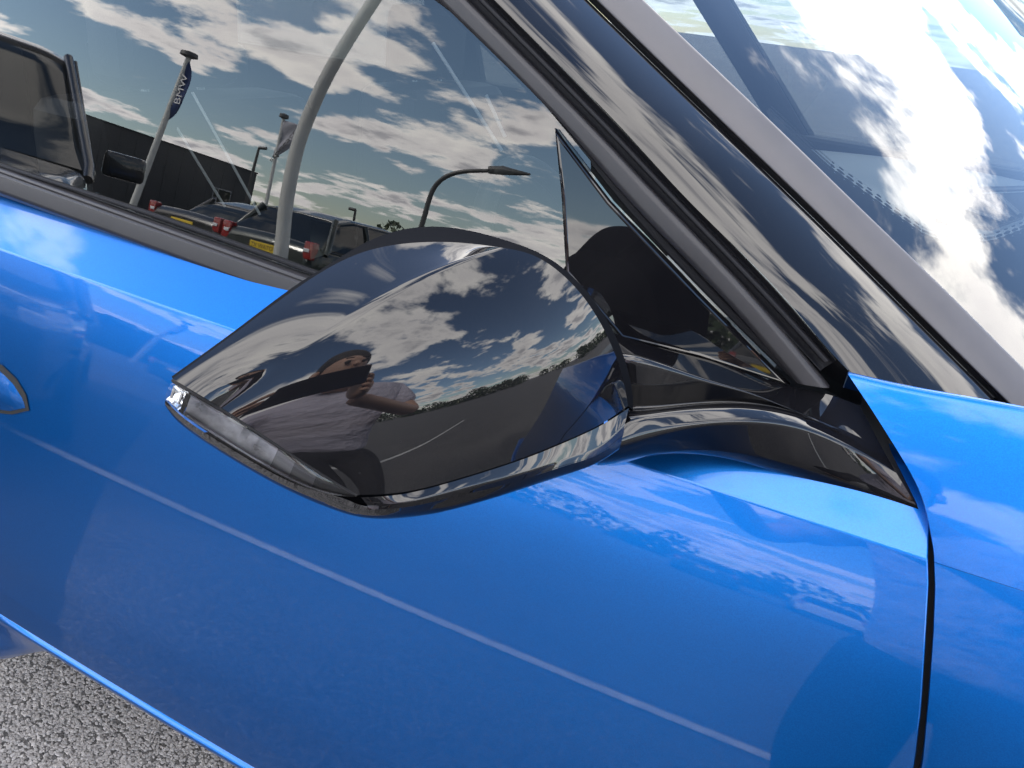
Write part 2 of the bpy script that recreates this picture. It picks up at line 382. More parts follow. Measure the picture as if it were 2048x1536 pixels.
# ---- front fender: section above the shoulder crease leans in more and more towards its crest
_fz = np.linspace(0.985, 1.16, 60); _ft = np.interp(_fz, [0.985, 1.03, 1.08, 1.12, 1.16], [24.0, 29.0, 35.0, 41.0, 50.0])
_fy = np.r_[0, np.cumsum(np.tan(np.radians((_ft[1:]+_ft[:-1])/2))*np.diff(_fz))]
def fen_y(z): return np.interp(z, _fz, _fy)
def on_fender(u, v):
    w = ray(u, v); lo, hi = 0.3, 1.4; f = lambda s_: (CAM+w*s_)[1]-(fen_y((CAM+w*s_)[2])+kx((CAM+w*s_)[0]))
    for s_ in np.linspace(0.3, 1.4, 300):
        if f(s_) > 0: hi = s_; lo = s_-0.005; break
    for _ in range(40):
        mid = (lo+hi)/2
        if f(mid) > 0: hi = mid
        else: lo = mid
    return CAM+w*hi
crest = [on_fender(*p) for p in [(1697, 750), (1790, 772), (1900, 793), (2048, 820), (2200, 852), (2420, 905)]]
lft = [on_fender(*p) for p in [(1697, 750), (1738, 812), (1792, 900), (1838, 985), (1860, 1060), (1869, 1120)]]+[np.array([xR(0.985), kx(xR(0.985)), 0.985])]
cl_, ll_ = spline(crest, 60), spline(lft, 60)
zc_ = lambda x: np.interp(x, cl_[:, 0], cl_[:, 2]); xl_ = lambda z: np.interp(z, ll_[::-1, 2], ll_[::-1, 0])
FEN = []
for i in range(60):
    f = (i/59)**1.4; row = []
    for j in range(36):
        g_ = j/35; zt_ = ll_[0, 2]*(1-g_)+0.985*g_; xe = xl_(zt_); x = xe+(0.75-xe)*f
        # keep under the crest line
        zmax = zc_(min(x, cl_[-1, 0])); z = 0.985+(zt_-0.985)*(zmax-0.985)/(ll_[0, 2]-0.985)
        row.append((x, fen_y(z)+kx(x), z))
    FEN.append(row)
fen = np.array(FEN)
rollr = np.array([[p+np.array([0, 0.030, -0.022]), p+np.array([0, 0.012, -0.003]), p+np.array([0, 0.004, 0.0012])] for p in fen[:, 0]])
fen_all = np.concatenate([rollr, fen], axis=1)
fender = kids(grid('front_fender', fen_all, M_PAINT, car, sharp=60))
low = []
for f in [0, 0.0015, 0.004, 0.015]+list(np.linspace(0, 1, 30)[1:]):
    row = []
    for (y, z) in rounded(np.vstack([PROF[0:1]*[1, 1], PROF[1:], [[YB, 0.5]], [[YB+0.01, 0.42]]]), 0.0, 1):
        x = xR(z)+(0.75-xR(z))*f; row.append((x, y+kx(x)-0.0005, z))
    low.append(row)
low = np.array(low)
h1 = low[:1]+np.array([-0.0006, 0.0012, 0]); h2 = h1+np.array([0.001, 0.02, 0])
kids(grid('fender_side', np.concatenate([h2, h1, low]), M_PAINT, car, sharp=60))
he1 = fen_all[:1]+np.array([-0.0006, 0.0012, 0]); he2 = he1+np.array([0.0, 0.02, 0])
kids(grid('fender_hem', np.concatenate([he2, he1, fen_all[:1]]), M_PAINT, car, sharp=60))

# ---- window plane
GT, GY = R_(10), R_(1.0)
GN = np.array([math.sin(GY)*math.cos(GT), -math.cos(GY)*math.cos(GT), math.sin(GT)])
GP = P(300, 428, 0.605)
def gl(u, v, off=0.0): return PL(u, v, GP+GN*off, GN)       # off > 0: proud of the glass
gb = [gl(-400, 190), gl(0, 333), gl(300, 438), gl(620, 552), gl(1180, 745)]
gt_ = [gl(-400, -620), gl(0, -430), gl(430, -200), gl(866, -2), gl(1180, 322)]
Gg = loft([gt_, gb], 40, 0, 1, sub=14)
# very slight barrel of the pane
for i in range(Gg.shape[0]):
    for j in range(Gg.shape[1]):
        b = (j/(Gg.shape[1]-1)-0.5); Gg[i, j] += GN*(-0.0*b*b)-GN*0.002
win = kids(grid('side_window', Gg, M_GLASS, car, sharp=None))

# ---- belt trim below the glass (satin, with two ribs) running back from under the mirror
def belt_rows():
    ks = [(0, 333, 0.000), (0, 338, 0.008), (0, 343, 0.0095), (0, 347, 0.0085), (0, 351, 0.0105), (0, 381, 0.012), (0, 386, 0.010), (0, 391, 0.0)]
    ke = [(620, 552, 0.000), (620, 559, 0.008), (620, 566, 0.0095), (620, 570, 0.0085), (620, 574, 0.0105), (620, 607, 0.012), (620, 612, 0.010), (620, 616, 0.0)]
    rows = []
    for a, b in zip(ks, ke):
        p, q = gl(*a), gl(*b); rows.append([p+(p-q)*1.1, p, q, q+(q-p)*1.25])
    return rows
kids(grid('belt_trim', loft(belt_rows(), 24, 0.25, 3), M_SATIN, car, sharp=50))
gk = []
for (u, v) in ((0, 391), (620, 616)):
    gk.append(gl(u, v, 0.0))
dv = gk[1]-gk[0]
kids(grid('belt_gap', np.array([[gk[0]-dv*1.1+np.array([0, .004, .004]), gk[0]-dv*1.1+np.array([0, 0.010, -0.02])], [gk[1]+dv*1.2+np.array([0, .004, .004]), gk[1]+dv*1.2+np.array([0, 0.010, -0.02])]]), M_DARK, car, thick=0.004))
# black seal between the pane and the trim
def strip(name, a, b, mt, parent, off=0.0, ncol=30, r=0.35, lift=0.004, base=-0.006):
    """raised strip between pixel polylines a and b in the window plane"""
    up = lambda l: [l[0]+(l[0]-l[1])*2.2]+l if a[0][1] < -100 and a[-1][1] > 700 else l
    a3 = spline(up([gl(u, v, off) for u, v in a]), ncol); b3 = spline(up([gl(u, v, off) for u, v in b]), ncol)
    rows = [a3+GN*base, a3, a3*0.8+b3*0.2+GN*lift, a3*0.2+b3*0.8+GN*lift, b3, b3+GN*base]
    return kids(grid(name, loft(rows, ncol, r, 4), mt, parent, sharp=60))
strip('glass_seal', [(-300, 222), (0, 327), (300, 424), (640, 545)], [(-300, 230), (0, 335), (300, 433), (640, 556)], M_RUBBER, car, off=0.001, lift=0.002)

# ---- A-pillar: seal, satin strip, channel, gloss panel, moulding, windscreen
strip('pillar_seal', [(700, -168), (866, -2), (1113, 246), (1225, 385), (1400, 578), (1592, 768)],
      [(712, -168), (876, -2), (1122, 244), (1262, 402), (1440, 590), (1606, 764)], M_RUBBER, car, off=-0.004, lift=0.001)
strip('pillar_trim', [(708, -168), (873, -2), (1120, 244), (1256, 400), (1430, 580), (1594, 766)],
      [(772, -166), (930, -2), (1190, 262), (1320, 400), (1490, 578), (1658, 776)], M_SATIN, car, off=0.008, lift=0.003, base=-0.012)
strip('pillar_channel', [(770, -166), (928, -2), (1188, 262), (1318, 400), (1488, 578), (1640, 742)],
      [(830, -165), (987, -2), (1245, 262), (1376, 400), (1548, 578), (1672, 722)], M_RUBBER, car, off=0.0, lift=-0.004)
strip('pillar_rib', [(795, -166), (953, -2), (1212, 262), (1342, 400), (1512, 578), (1645, 724)],
      [(812, -165), (970, -2), (1229, 262), (1359, 400), (1530, 578), (1660, 720)], M_RUBBER, car, off=0.001, lift=0.004)
apl = [(830, -165), (987, -2), (1245, 258), (1376, 400), (1559, 584), (1630, 668), (1672, 716), (1700, 745)]
apr = [(1010, -166), (1172, -2), (1440, 258), (1588, 400), (1770, 580), (1862, 672), (1925, 735), (1990, 800)]
def gq(u, v, off):                     # pixel placed relative to the window plane
    return gl(u, v, off)
A0 = [gl(u, v, -0.003) for u, v in apl]; A1 = [gl(u, v, 0.005) for u, v in apl]; A2 = [gl(u, v, -0.052) for u, v in apr]; A1 = [A1[0]+(A1[0]-A1[1])*2.2]+A1; A2 = [A2[0]+(A2[0]-A2[1])*2.2]+A2; A3 = [gl(u, v, -0.060) for u, v in apr]
nA = 64
a1, a2 = spline(A1, nA), spline(A2, nA); PAN = []
for i in range(nA):
    row = [a1[i]-GN*0.008]
    for f in np.linspace(0, 1, 22):
        p = a1[i]*(1-f)+a2[i]*f + GN*(0.0085*f*(1-f)*4)
        row.append(p)
    row.append(a2[i]-GN*0.010); PAN.append(row)
PAN = np.array(PAN)
kids(grid('pillar_panel', PAN, M_PIANO, car, sharp=50))
# moulding: thin bright bead, dark groove, broad satin grey strip
def off_rows(base, offs):
    return [[b+o for b in base] for o in offs]
def pxline(pts, off):
    l = [gl(u, v, off) for u, v in pts]; return [l[0]+(l[0]-l[1])*2.2]+l
seamL = [(1012, -166), (1174, -2), (1442, 258), (1590, 400), (1772, 580), (1864, 672), (1928, 735), (2004, 808)]
seamR = [(1024, -168), (1188, -4), (1456, 256), (1604, 398), (1786, 578), (1878, 670), (1942, 733), (2020, 810)]
kids(grid('moulding_groove', loft([pxline(seamL, -0.056), pxline(seamL, -0.064), pxline(seamR, -0.066), pxline(seamR, -0.056)], 40, 0.2, 2), M_RUBBER, car))
mR = [(1110, -172), (1283, -4), (1555, 255), (1700, 396), (1885, 575), (1978, 668), (2048, 738), (2130, 820)]
kids(grid('windscreen_moulding', loft([pxline(seamR, -0.066), pxline(seamR, -0.055), [p*0.5+q*0.5+GN*0.004 for p, q in zip(pxline(seamR, -0.055), pxline(mR, -0.075))], pxline(mR, -0.075), pxline(mR, -0.090)], 40, [0, 0.3, 0.6, 0.2, 0], 5), M_GREY, car))
# windscreen: curves away across the car from the moulding
wl = spline(pxline(mR, -0.080), 40); dA = wl[-1]-wl[0]; dA /= np.linalg.norm(dA)
WS = []
for i in range(40):
    p = wl[i].copy(); row = [p.copy()]; ang = R_(27)
    for k in range(1, 51):
        st = 0.035; a = R_(27)*math.exp(-k/23.0)-R_(20)*math.exp(-(50-k)/9.0)
        d = np.array([0.20*math.exp(-k/14.0), math.cos(a), math.sin(a)]); d = d-dA*(d @ dA)*0.0; d /= np.linalg.norm(d)
        p = p+d*st; row.append(p.copy())
    WS.append(row)
WS = np.array(WS)
ext0 = WS[:1]-dA*0.9; ext1 = WS[-1:]+dA*0.25
WSX = np.concatenate([ext0, WS, ext1])
kids(grid('windscreen', WSX, M_SCREEN, car, sharp=None, out=(0.3, -0.2, 1)))

# ---- corner sail panel (gloss triangle with bevelled rim)
tri = [(1113, 257), (1127, 400), (1135, 545), (1246, 676), (1400, 714), (1580, 769), (1400, 586), (1225, 402)]
def inset_poly(pts, k):
    c = pts.mean(0); out = []
    n = len(pts)
    for i in range(n):
        a, b, d = pts[i-1], pts[i], pts[(i+1) % n]
        e1 = (b-a)/np.linalg.norm(b-a); e2 = (d-b)/np.linalg.norm(d-b)
        n1 = np.cross(GN, e1); n2 = np.cross(GN, e2)
        if n1 @ (c-b) < 0: n1 = -n1
        if n2 @ (c-b) < 0: n2 = -n2
        v = n1+n2; v /= max(np.linalg.norm(v), 1e-6); s = k/max(0.38, v @ n1); out.append(b+v*s)
    return np.array(out)
t0 = np.array([gl(u, v, 0.0) for u, v in tri]); rings = [t0-GN*0.004, t0+GN*0.004, inset_poly(t0, 0.0015)+GN*0.0062, inset_poly(t0, 0.0026)+GN*0.0064, inset_poly(t0, 0.0036)+GN*0.0060, inset_poly(t0, 0.0042)+GN*0.0059]
V = np.concatenate(rings); F = []; n8 = len(tri)
for k in range(len(rings)-1):
    for i in range(n8): F.append((k*n8+i, k*n8+(i+1) % n8, (k+1)*n8+(i+1) % n8, (k+1)*n8+i))
F.append(tuple((len(rings)-1)*n8+i for i in range(n8)))
so = mesh('sail_panel', V, F, M_PIANO, car, True, 7); bm = bmesh.new(); bm.from_mesh(so.data); bmesh.ops.recalc_face_normals(bm, faces=bm.faces); bm.to_mesh(so.data); bm.free(); kids(so)

# ------------------------------------------------------------------ wing mirror
wm = bpy.data.objects.new('wing_mirror', None); COL.objects.link(wm); wm.parent = car; kids(wm); wm.empty_display_size = 0.05
wm['label'] = 'gloss black wing mirror with clear indicator strip'
# ---- cap surface: integrate the depth of a pixel patch from the direction its skin faces
def facing(el, az): el, az = R_(el), R_(az); return np.array([math.cos(el)*math.cos(az), math.cos(el)*math.sin(az), math.sin(el)])
def px_coons(top, bot, lef, rig, ns, ntt):
    z3 = lambda l: [(u, v, 0.0) for u, v in l]
    return coons(z3(top), z3(bot), z3(lef), z3(rig), ns, ntt)[..., :2]
def integrate(PXG, nfun, anchors, wa=30.0):
    a, b = PXG.shape[:2]; n = a*b; Wv = np.array([[ray(*PXG[i, j]) for j in range(b)] for i in range(a)])
    A = np.zeros((n, n)); B = np.zeros(n)
    def add(p, q, val, w=1.0):
        A[p, p] += w; A[q, q] += w; A[p, q] -= w; A[q, p] -= w; B[q] += w*val; B[p] -= w*val
    for i in range(a):
        for j in range(b):
            for di, dj in ((1, 0), (0, 1)):
                k, l = i+di, j+dj
                if k >= a or l >= b: continue
                m = (PXG[i, j]+PXG[k, l])/2; nn = nfun(m[0], m[1])
                add(i*b+j, k*b+l, math.log((nn @ Wv[i, j])/(nn @ Wv[k, l])))
    for (i, j), q in anchors:
        p = i*b+j; val = math.log(q/Wv[i, j][1]); A[p, p] += wa; B[p] += wa*val
    x = np.linalg.solve(A, B); D = np.exp(x).reshape(a, b)
    return CAM+Wv*D[..., None]
def horizon_el(u, v, az):              # facing elevation that mirrors the horizon
    w = ray(u, v); lo, hi = -20.0, 60.0
    for _ in range(30):
        m_ = (lo+hi)/2; nn = facing(m_, az); r = w-2*(w @ nn)*nn
        if r[2] < 0: lo = m_
        else: hi = m_
    return (lo+hi)/2
def n_front(u, v):
    az = np.interp(u, [340, 450, 700, 850, 1000, 1100, 1180, 1225, 1262], [-62, -60, -54, -48, -38, -29, -20, -12, -2])
    vh = 862-0.40*(u-740); d = vh-v
    el = horizon_el(u, v, az) + (0.135*d if d > 0 else 0.14*d)
    el += 0.05*max(0, d-190)
    return facing(el, az)
def n_upper(u, v):
    f = np.clip((u-340)/660, 0, 1); az = -66+20*f+25*max(0, f-0.75)/0.25
    kv = np.interp(u, [345, 437, 608, 761, 881, 1000], [790, 812, 697, 598, 537, 494]); d = kv-v
    return facing(56+2*f+0.07*d, az)
K_ = [(437, 812), (525, 752), (608, 697), (685, 646), (761, 598), (881, 537), (945, 512), (1000, 495)]
E_ = [(345, 757), (480, 659), (640, 546), (740, 500), (860, 484), (950, 488), (1000, 495)]
BC_ = [(1000, 495), (1060, 508), (1120, 545), (1175, 605), (1218, 680), (1244, 750), (1256, 812)]
CD_ = [(1256, 812), (1200, 849), (1120, 886), (1050, 914), (900, 962), (800, 985), (715, 990)]
DA_ = [(715, 990), (600, 918), (500, 852), (437, 812)]
PXF = px_coons(K_, CD_[::-1], DA_[::-1], BC_, 46, 34)
CAPF = integrate(PXF, n_front, [((14, 20), 0.318)])
PXU = px_coons(E_, K_, [(345, 757), (388, 783), (437, 812)], [(1000, 495.0), (1000, 495.5)], 46, 14)
_qk = CAPF[:, 0, 1]-CAM[1]
UPF = integrate(PXU, n_upper, [((i, 13), _qk[i]) for i in range(46)], 4.0)
UPF[:, -1] = CAPF[:, 0]; UPF[:, -2] = UPF[:, -2]*0.5+(UPF[:, -3]+CAPF[:, 0])*0.25
p3 = lambda l: [P(*x) for x in l]
RIM = np.vstack([CAPF[-1, :], CAPF[::-1, -1], CAPF[0, ::-1], UPF[0, ::-1], UPF[:, 0]])     # every border node of the cap
def _px(G): d = G-CAM; z = d @ FWD; return np.stack([1024+FPX*(d @ RGT)/z, 768-FPX*(d @ UPV)/z], -1)
RIMPX = _px(RIM)
def qn(u, v): k = np.argsort(((RIMPX-[u, v])**2).sum(1))[:3]; return float(np.mean(RIM[k, 1])-CAM[1])
def PN(u, v, dq=0.0): return P(u, v, qn(u, v)+dq)
def pn(l): return [PN(*x) for x in l]
CAPG = np.concatenate([UPF, CAPF[:, 1:]], axis=1)
cap = kids(grid('cap', CAPG, M_PIANO, wm, sharp=75, thick=0.0))
# textured rear housing: from the cap's rear edge back to the glass frame
outer = [(343, 752), (480, 652), (600, 563), (660, 526), (745, 475), (840, 450), (930, 455), (1020, 480), (1110, 522), (1190, 600), (1242, 690), (1268, 790), (1268, 822)]
front = np.vstack([UPF[:, 0], CAPF[-1, 1:]]); fpx = _px(front); nF = len(front)
bpx = spline([(u, v, 0) for u, v in outer], 300)[:, :2]
# pair every border node with the outer contour by arc length of matching landmarks
lf = np.r_[0, np.cumsum(np.linalg.norm(np.diff(fpx, axis=0), axis=1))]; lf /= lf[-1]
lb_ = np.linspace(0, 1, 300)
bq = np.stack([np.interp(lf, lb_, bpx[:, k]) for k in range(2)], 1)
CENP = P(820, 760, 0.36); HG = []
for i in range(nF):
    q0 = front[i, 1]-CAM[1]; th = np.linalg.norm(bq[i]-fpx[i])
    back = P(*bq[i], q0+0.010+0.0009*min(th, 60)); w_ = (back-CAM)/np.linalg.norm(back-CAM)
    f0 = front[i]+w_*0.0006; f1 = front[i]*0.5+back*0.5; inn = (CENP-back); inn /= np.linalg.norm(inn)
    b2 = back+w_*0.022+inn*0.010; b3_ = back+w_*0.055+inn*0.03
    HG.append(rounded([f0, f0+w_*0.003, f1, back, b2, b3_], [0, 0.4, 0.3, 0.45, 0.4, 0], 5))
HG = np.array(HG)
kids(grid('housing', HG, M_HOUSING, wm, sharp=70))
back2 = HG[:, -1]
# lower shell: bright ledge sloping outwards, lip, then rolling under to the bottom contour
ledU = [(1258, 816), (1200, 852), (1120, 889), (1050, 917), (900, 965), (800, 989), (722, 995)]
ledL = [(1250, 846, .002), (1206, 890, .002), (1130, 920, .0005), (1050, 946, .0), (900, 985, .0), (800, 1007, .0), (735, 1010, .0)]
lipL = [(1246, 872, .004), (1200, 907, .004), (1130, 932, .003), (1050, 958, .002), (900, 996, .002), (800, 1016, .001), (735, 1019, .001)]
botL = [(1238, 906, .012), (1190, 934, .012), (1120, 958, .012), (1050, 980, .012), (900, 1025, .010), (800, 1043, .009), (712, 1038, .008)]
undL = [(1210, 870, .08), (1150, 890, .08), (1080, 910, .08), (1000, 940, .08), (880, 980, .08), (790, 1005, .08), (700, 1000, .07)]
kids(grid('ledge', loft([pn(ledU), pn(ledL), pn(lipL)], 60, [0, 0.25, 0], 6, sub=2), M_PIANO, wm, sharp=70))
rowA = [(331, 800, .001), (358, 828, .001), (430, 878, .001), (520, 932, .001), (610, 975, .001), (690, 998, .001), (735, 1015, .001), (800, 1014, .001), (900, 994, .002), (1050, 956, .002), (1130, 930, .003), (1200, 905, .004), (1246, 870, .004)]
rowB = [(329, 812, .003), (350, 842, .006), (430, 902, .008), (520, 957, .010), (625, 1010, .010), (690, 1033, .009), (750, 1043, .009), (820, 1040, .010), (900, 1025, .010), (1050, 981, .012), (1120, 958, .012), (1190, 932, .012), (1238, 903, .012)]
rowC = [(345, 800, .03), (370, 830, .04), (450, 880, .05), (540, 930, .06), (640, 970, .07), (700, 990, .075), (760, 1000, .08), (830, 995, .08), (900, 975, .08), (1040, 930, .08), (1110, 905, .08), (1170, 885, .08), (1215, 860, .08)]
kids(grid('lower_shell', loft([pn(rowA), pn(rowB), pn(rowC)], 110, [0, 0.6, 0], 7, sub=3), M_PIANO, wm, sharp=80))
# indicator lens along the outer edge
iup = [(344, 764, .0005), (380, 785, .0005), (437, 818, .0005), (500, 857, .0005), (600, 923, .0005), (660, 960, .0005), (712, 990, .0005)]
ilw = [(331, 801, .0), (358, 827, .0), (430, 876, .0), (520, 930, .0), (610, 974, .0), (665, 990, .0), (712, 994, .0004)]
nI = 141
iu, il = spline(pn(iup), nI), spline(pn(ilw), nI)
LEN = np.array([[a+(b-a)*f+np.array([0.35, -0.8, 0.2])*0.0030*4*f*(1-f)*min(1, (nI-1-i)/28) for f in np.linspace(0, 1, 9)] for i, (a, b) in enumerate(zip(iu, il))])
M_LENS = glass('clear_indicator_lens', (0.93, 0.94, 0.95), 1.0, 1.5)
lens = kids(grid('indicator_lens', LEN, M_LENS, wm, sharp=None))
M_REFL = mat('frosted_reflector', (0.36, 0.36, 0.38), rough=0.3, metal=0.3, var=(90, 0.45))
M_CHROME = mat('chrome_reflector', (0.85, 0.86, 0.88), rough=0.12, metal=1.0)
BKV = np.array([-0.35, 0.8, -0.2])
def lens_cell(name, f0, f1, mt, depth0, depth1, v0=0.06, v1=0.94):
    i0, i1 = int(round(f0*(nI-1))), int(round(f1*(nI-1))); rows = []
    for i in range(i0, i1+1):
        a, b = iu[i], il[i]; d = depth0+(depth1-depth0)*(i-i0)/max(1, i1-i0)
        rows.append([a+(b-a)*v0+BKV*d*0.1, a+(b-a)*(v0+.12)+BKV*d, a+(b-a)*(v1-.12)+BKV*d, a+(b-a)*v1+BKV*d*0.1])
    o = grid(name, np.array(rows), mt, wm, sharp=30); kids(o); return o
lens_cell('lamp_cell', 0.0, 0.078, M_CHROME, 0.008, 0.006)
lens_cell('lens_divider', 0.078, 0.100, M_DARK, 0.0012, 0.0012)
cuts = [0.100, 0.19, 0.28, 0.37, 0.46, 0.56]
for a, b in zip(cuts[:-1], cuts[1:]): lens_cell('light_guide', a, b, M_REFL, 0.0022, 0.0026)
for k, (a, b) in enumerate(((0.56, 0.66), (0.66, 0.78), (0.78, 0.985))): lens_cell('lens_tail', a, b, mat('smoked_reflector_%d' % k, tuple(x*(0.20, 0.10, 0.045)[k] for x in (1, 1, 1.05)), 0.25, metal=0.4), 0.0026-0.0005*k, 0.0021-0.0005*k)
edge_l = [il[i]*0.9+iu[i]*0.1+BKV*0.0004 for i in range(int(nI*0.12), int(nI*0.93), 3)]
kids(tube('chrome_line', edge_l, np.linspace(0.0008, 0.0004, len(edge_l)), M_SILVER, wm, 6))
a, b = iu[2], il[2]; c, d = iu[8], il[8]
fr = [a+(b-a)*0.2, a+(b-a)*0.8, c+(d-c)*0.75, c+(d-c)*0.25]
kids(tube('lamp_ring', np.array(fr+[fr[0]])+BKV*0.003, 0.0009, M_SILVER, wm, 6))
capedge = np.vstack([UPF[0, :], CAPF[0, 1:]]); capedge = resample(capedge, nI)
seam = [(x*0.5+y*0.5)+BKV*0.0006 for x, y in zip(iu, capedge)]
kids(tube('cap_seam', seam, 0.0011, M_DARK, wm, 6))
bk = np.array([[LEN[i, 0]+BKV*0.012, LEN[i, -1]+BKV*0.012] for i in range(nI)])
kids(grid('lens_backing', bk, M_HOUSING, wm, thick=0.002))
# mirror glass facing rearwards, inside the housing frame
lowr = spline([back2[-1], P(1190, 900, .53), P(800, 1005, .43), P(420, 840, .32), back2[0]], 30)[1:-1]
ring = resample(np.vstack([back2, lowr]), 80); cen = ring.mean(0); nb = len(ring)
BW = (cen-CAM)/np.linalg.norm(cen-CAM)
lev = [(1.0, 0.0), (0.985, 0.010), (0.94, 0.020), (0.86, 0.028), (0.76, 0.033), (0.75, 0.030)]
V = np.vstack([cen+(ring-cen)*f+BW*d for f, d in lev]); F = []
for k in range(len(lev)-1):
    for i in range(nb):
        j = (i+1) % nb; F.append((k*nb+i, k*nb+j, (k+1)*nb+j, (k+1)*nb+i))
kids(mesh('mirror_frame', V, F, M_HOUSING, wm, True, 60))
gsv = cen+(ring-cen)*0.752+BW*0.0305; V = np.vstack([gsv, [gsv.mean(0)]])
kids(mesh('mirror_glass', V, [(i, (i+1) % nb, nb) for i in range(nb)], M_MIRROR, wm, False))

# ---- arm and base
a0 = [(1180, 640, .575), (1255, 676, .592), (1400, 716, .606), (1500, 746, .612), (1580, 772, .612), (1660, 790, .613), (1720, 812, .612)]
a0b = [(1190, 690, .545), (1255, 692, .570), (1400, 738, .592), (1500, 766, .600), (1580, 792, .604), (1660, 822, .607), (1735, 850, .607)]
a1 = [(1215, 715, .512), (1258, 712, .517), (1400, 755, .546), (1500, 786, .565), (1590, 822, .580), (1680, 858, .590), (1765, 898, .594)]
a2 = [(1215, 815, .521), (1268, 818, .525), (1400, 807, .553), (1500, 807, .570), (1595, 826, .582), (1685, 866, .588), (1772, 910, .592)]
a2b = [(1215, 835, .490), (1270, 830, .497), (1400, 815, .530), (1500, 813, .553), (1600, 832, .574), (1690, 874, .585), (1778, 920, .590)]
a3 = [(1215, 895, .472), (1246, 888, .482), (1366, 856, .512), (1500, 843, .540), (1610, 856, .564), (1705, 896, .578), (1790, 942, .584)]
a4 = [(1195, 925, .482), (1225, 922, .490), (1310, 908, .520), (1440, 905, .550), (1580, 930, .566), (1720, 972, .576), (1835, 1015, .578)]
a5 = [(1195, 932, .500), (1225, 930, .510), (1310, 913, .535), (1440, 915, .556), (1580, 954, .574), (1720, 996, .580), (1849, 1038, .580)]
a6 = [(1200, 930, .560), (1240, 925, .565), (1310, 908, .580), (1440, 912, .592), (1580, 950, .60), (1720, 990, .60), (1846, 1034, .60)]
ARM = loft([p3(x) for x in (a0, a1, a2, a2b, a3, a4, a5, a6)], 64, [0, 0.16, 0.12, 0.35, 0.3, 0.4, 0.4, 0], 6)
kids(grid('mirror_arm', ARM, M_PIANO, wm, sharp=70))
# end return of the base towards the shut line
er = ARM[-1]; kids(grid('base_edge', np.array([er, er+np.array([0.0005, 0.004, 0]), er+np.array([0.0, 0.03, 0])]), M_DARK, wm, sharp=50))

# black cowl corner between pillar, base and fender
kids(grid('cowl_corner', np.array([[gl(u, v, -0.012), gl(u+10, v+70, -0.10)] for u, v in [(1600, 690), (1650, 715), (1690, 735), (1720, 742)]]+[[gl(u, v, -0.10), gl(u+20, v+70, -0.14)] for u, v in [(1760, 752), (1880, 786), (2060, 815)]]), M_RUBBER, car, thick=0.004))

# ------------------------------------------------------------------ things seen through the panes
from mathutils.bvhtree import BVHTree
def bvh_of(o):
    me = o.data; return BVHTree.FromPolygons([tuple(v.co) for v in me.vertices], [tuple(p.vertices) for p in me.polygons])
ws_obj = bpy.data.objects['windscreen']; WSB = bvh_of(ws_obj)
def on_screen(u, v, off=0.0):
    w = ray(u, v); h = WSB.ray_cast(Vector(CAM), Vector(w), 6.0)
    if h[0] is None: return None
    n = np.array(h[1]); n = n if n @ w < 0 else -n
    return np.array(h[0])-n*off
# black ceramic border under the windscreen edge, with its fading dot rows
fa = [(1283, -4), (1420, 127), (1555, 255), (1700, 396), (1800, 493), (1885, 575), (1978, 668), (2046, 738), (2130, 815), (2230, 830)]
fb = [(1300, -4), (1436, 122), (1572, 250), (1716, 378), (1800, 440), (1862, 472), (1930, 486), (2010, 478), (2110, 440), (2230, 390)]
fc = [(1316, -8), (1452, 116), (1588, 242), (1728, 366), (1806, 422), (1866, 452), (1930, 464), (2006, 456), (2100, 420), (2215, 370)]
fa_, fb_, fc_ = (spline([(u, v, 0) for u, v in l], 60) for l in (fa, fb, fc))
G1, G2 = [], []
for a, b, c in zip(fa_, fb_, fc_):
    r1 = [on_screen(*(a+(b-a)*f)[:2], 0.003) for f in np.linspace(0.0, 1, 10)]; r2 = [on_screen(*(b+(c-b)*f)[:2], 0.003) for f in np.linspace(0, 1, 3)]
    if all(x is not None for x in r1+r2): G1.append(r1); G2.append(r2)
def frit_dots():
    m = mat('ceramic_dots', (0.006, 0.006, 0.008), 0.4); t = m.node_tree; b = t.nodes['Principled BSDF']
    uv = t.nodes.new('ShaderNodeUVMap'); sp = t.nodes.new('ShaderNodeSeparateXYZ'); t.links.new(uv.outputs[0], sp.inputs[0])
    fx = mth(t, 'SUBTRACT', mth(t, 'FRACT', mth(t, 'MULTIPLY', sp.outputs[0], 190.0)), 0.5); fy = mth(t, 'SUBTRACT', mth(t, 'FRACT', mth(t, 'MULTIPLY', sp.outputs[1], 3.0)), 0.5)
    d = mth(t, 'SQRT', mth(t, 'ADD', mth(t, 'MULTIPLY', fx, fx), mth(t, 'MULTIPLY', fy, fy)))
    rad = mth(t, 'SUBTRACT', 0.62, mth(t, 'MULTIPLY', sp.outputs[1], 0.42))
    t.links.new(mth(t, 'LESS_THAN', d, rad), b.inputs['Alpha']); return m
if len(G1) > 3:
    kids(grid('ceramic_border', np.array(G1), mat('ceramic_black', (0.006, 0.006, 0.008), 0.4), car))
    kids(grid('ceramic_dots', np.array(G2), frit_dots(), car, uv=True))
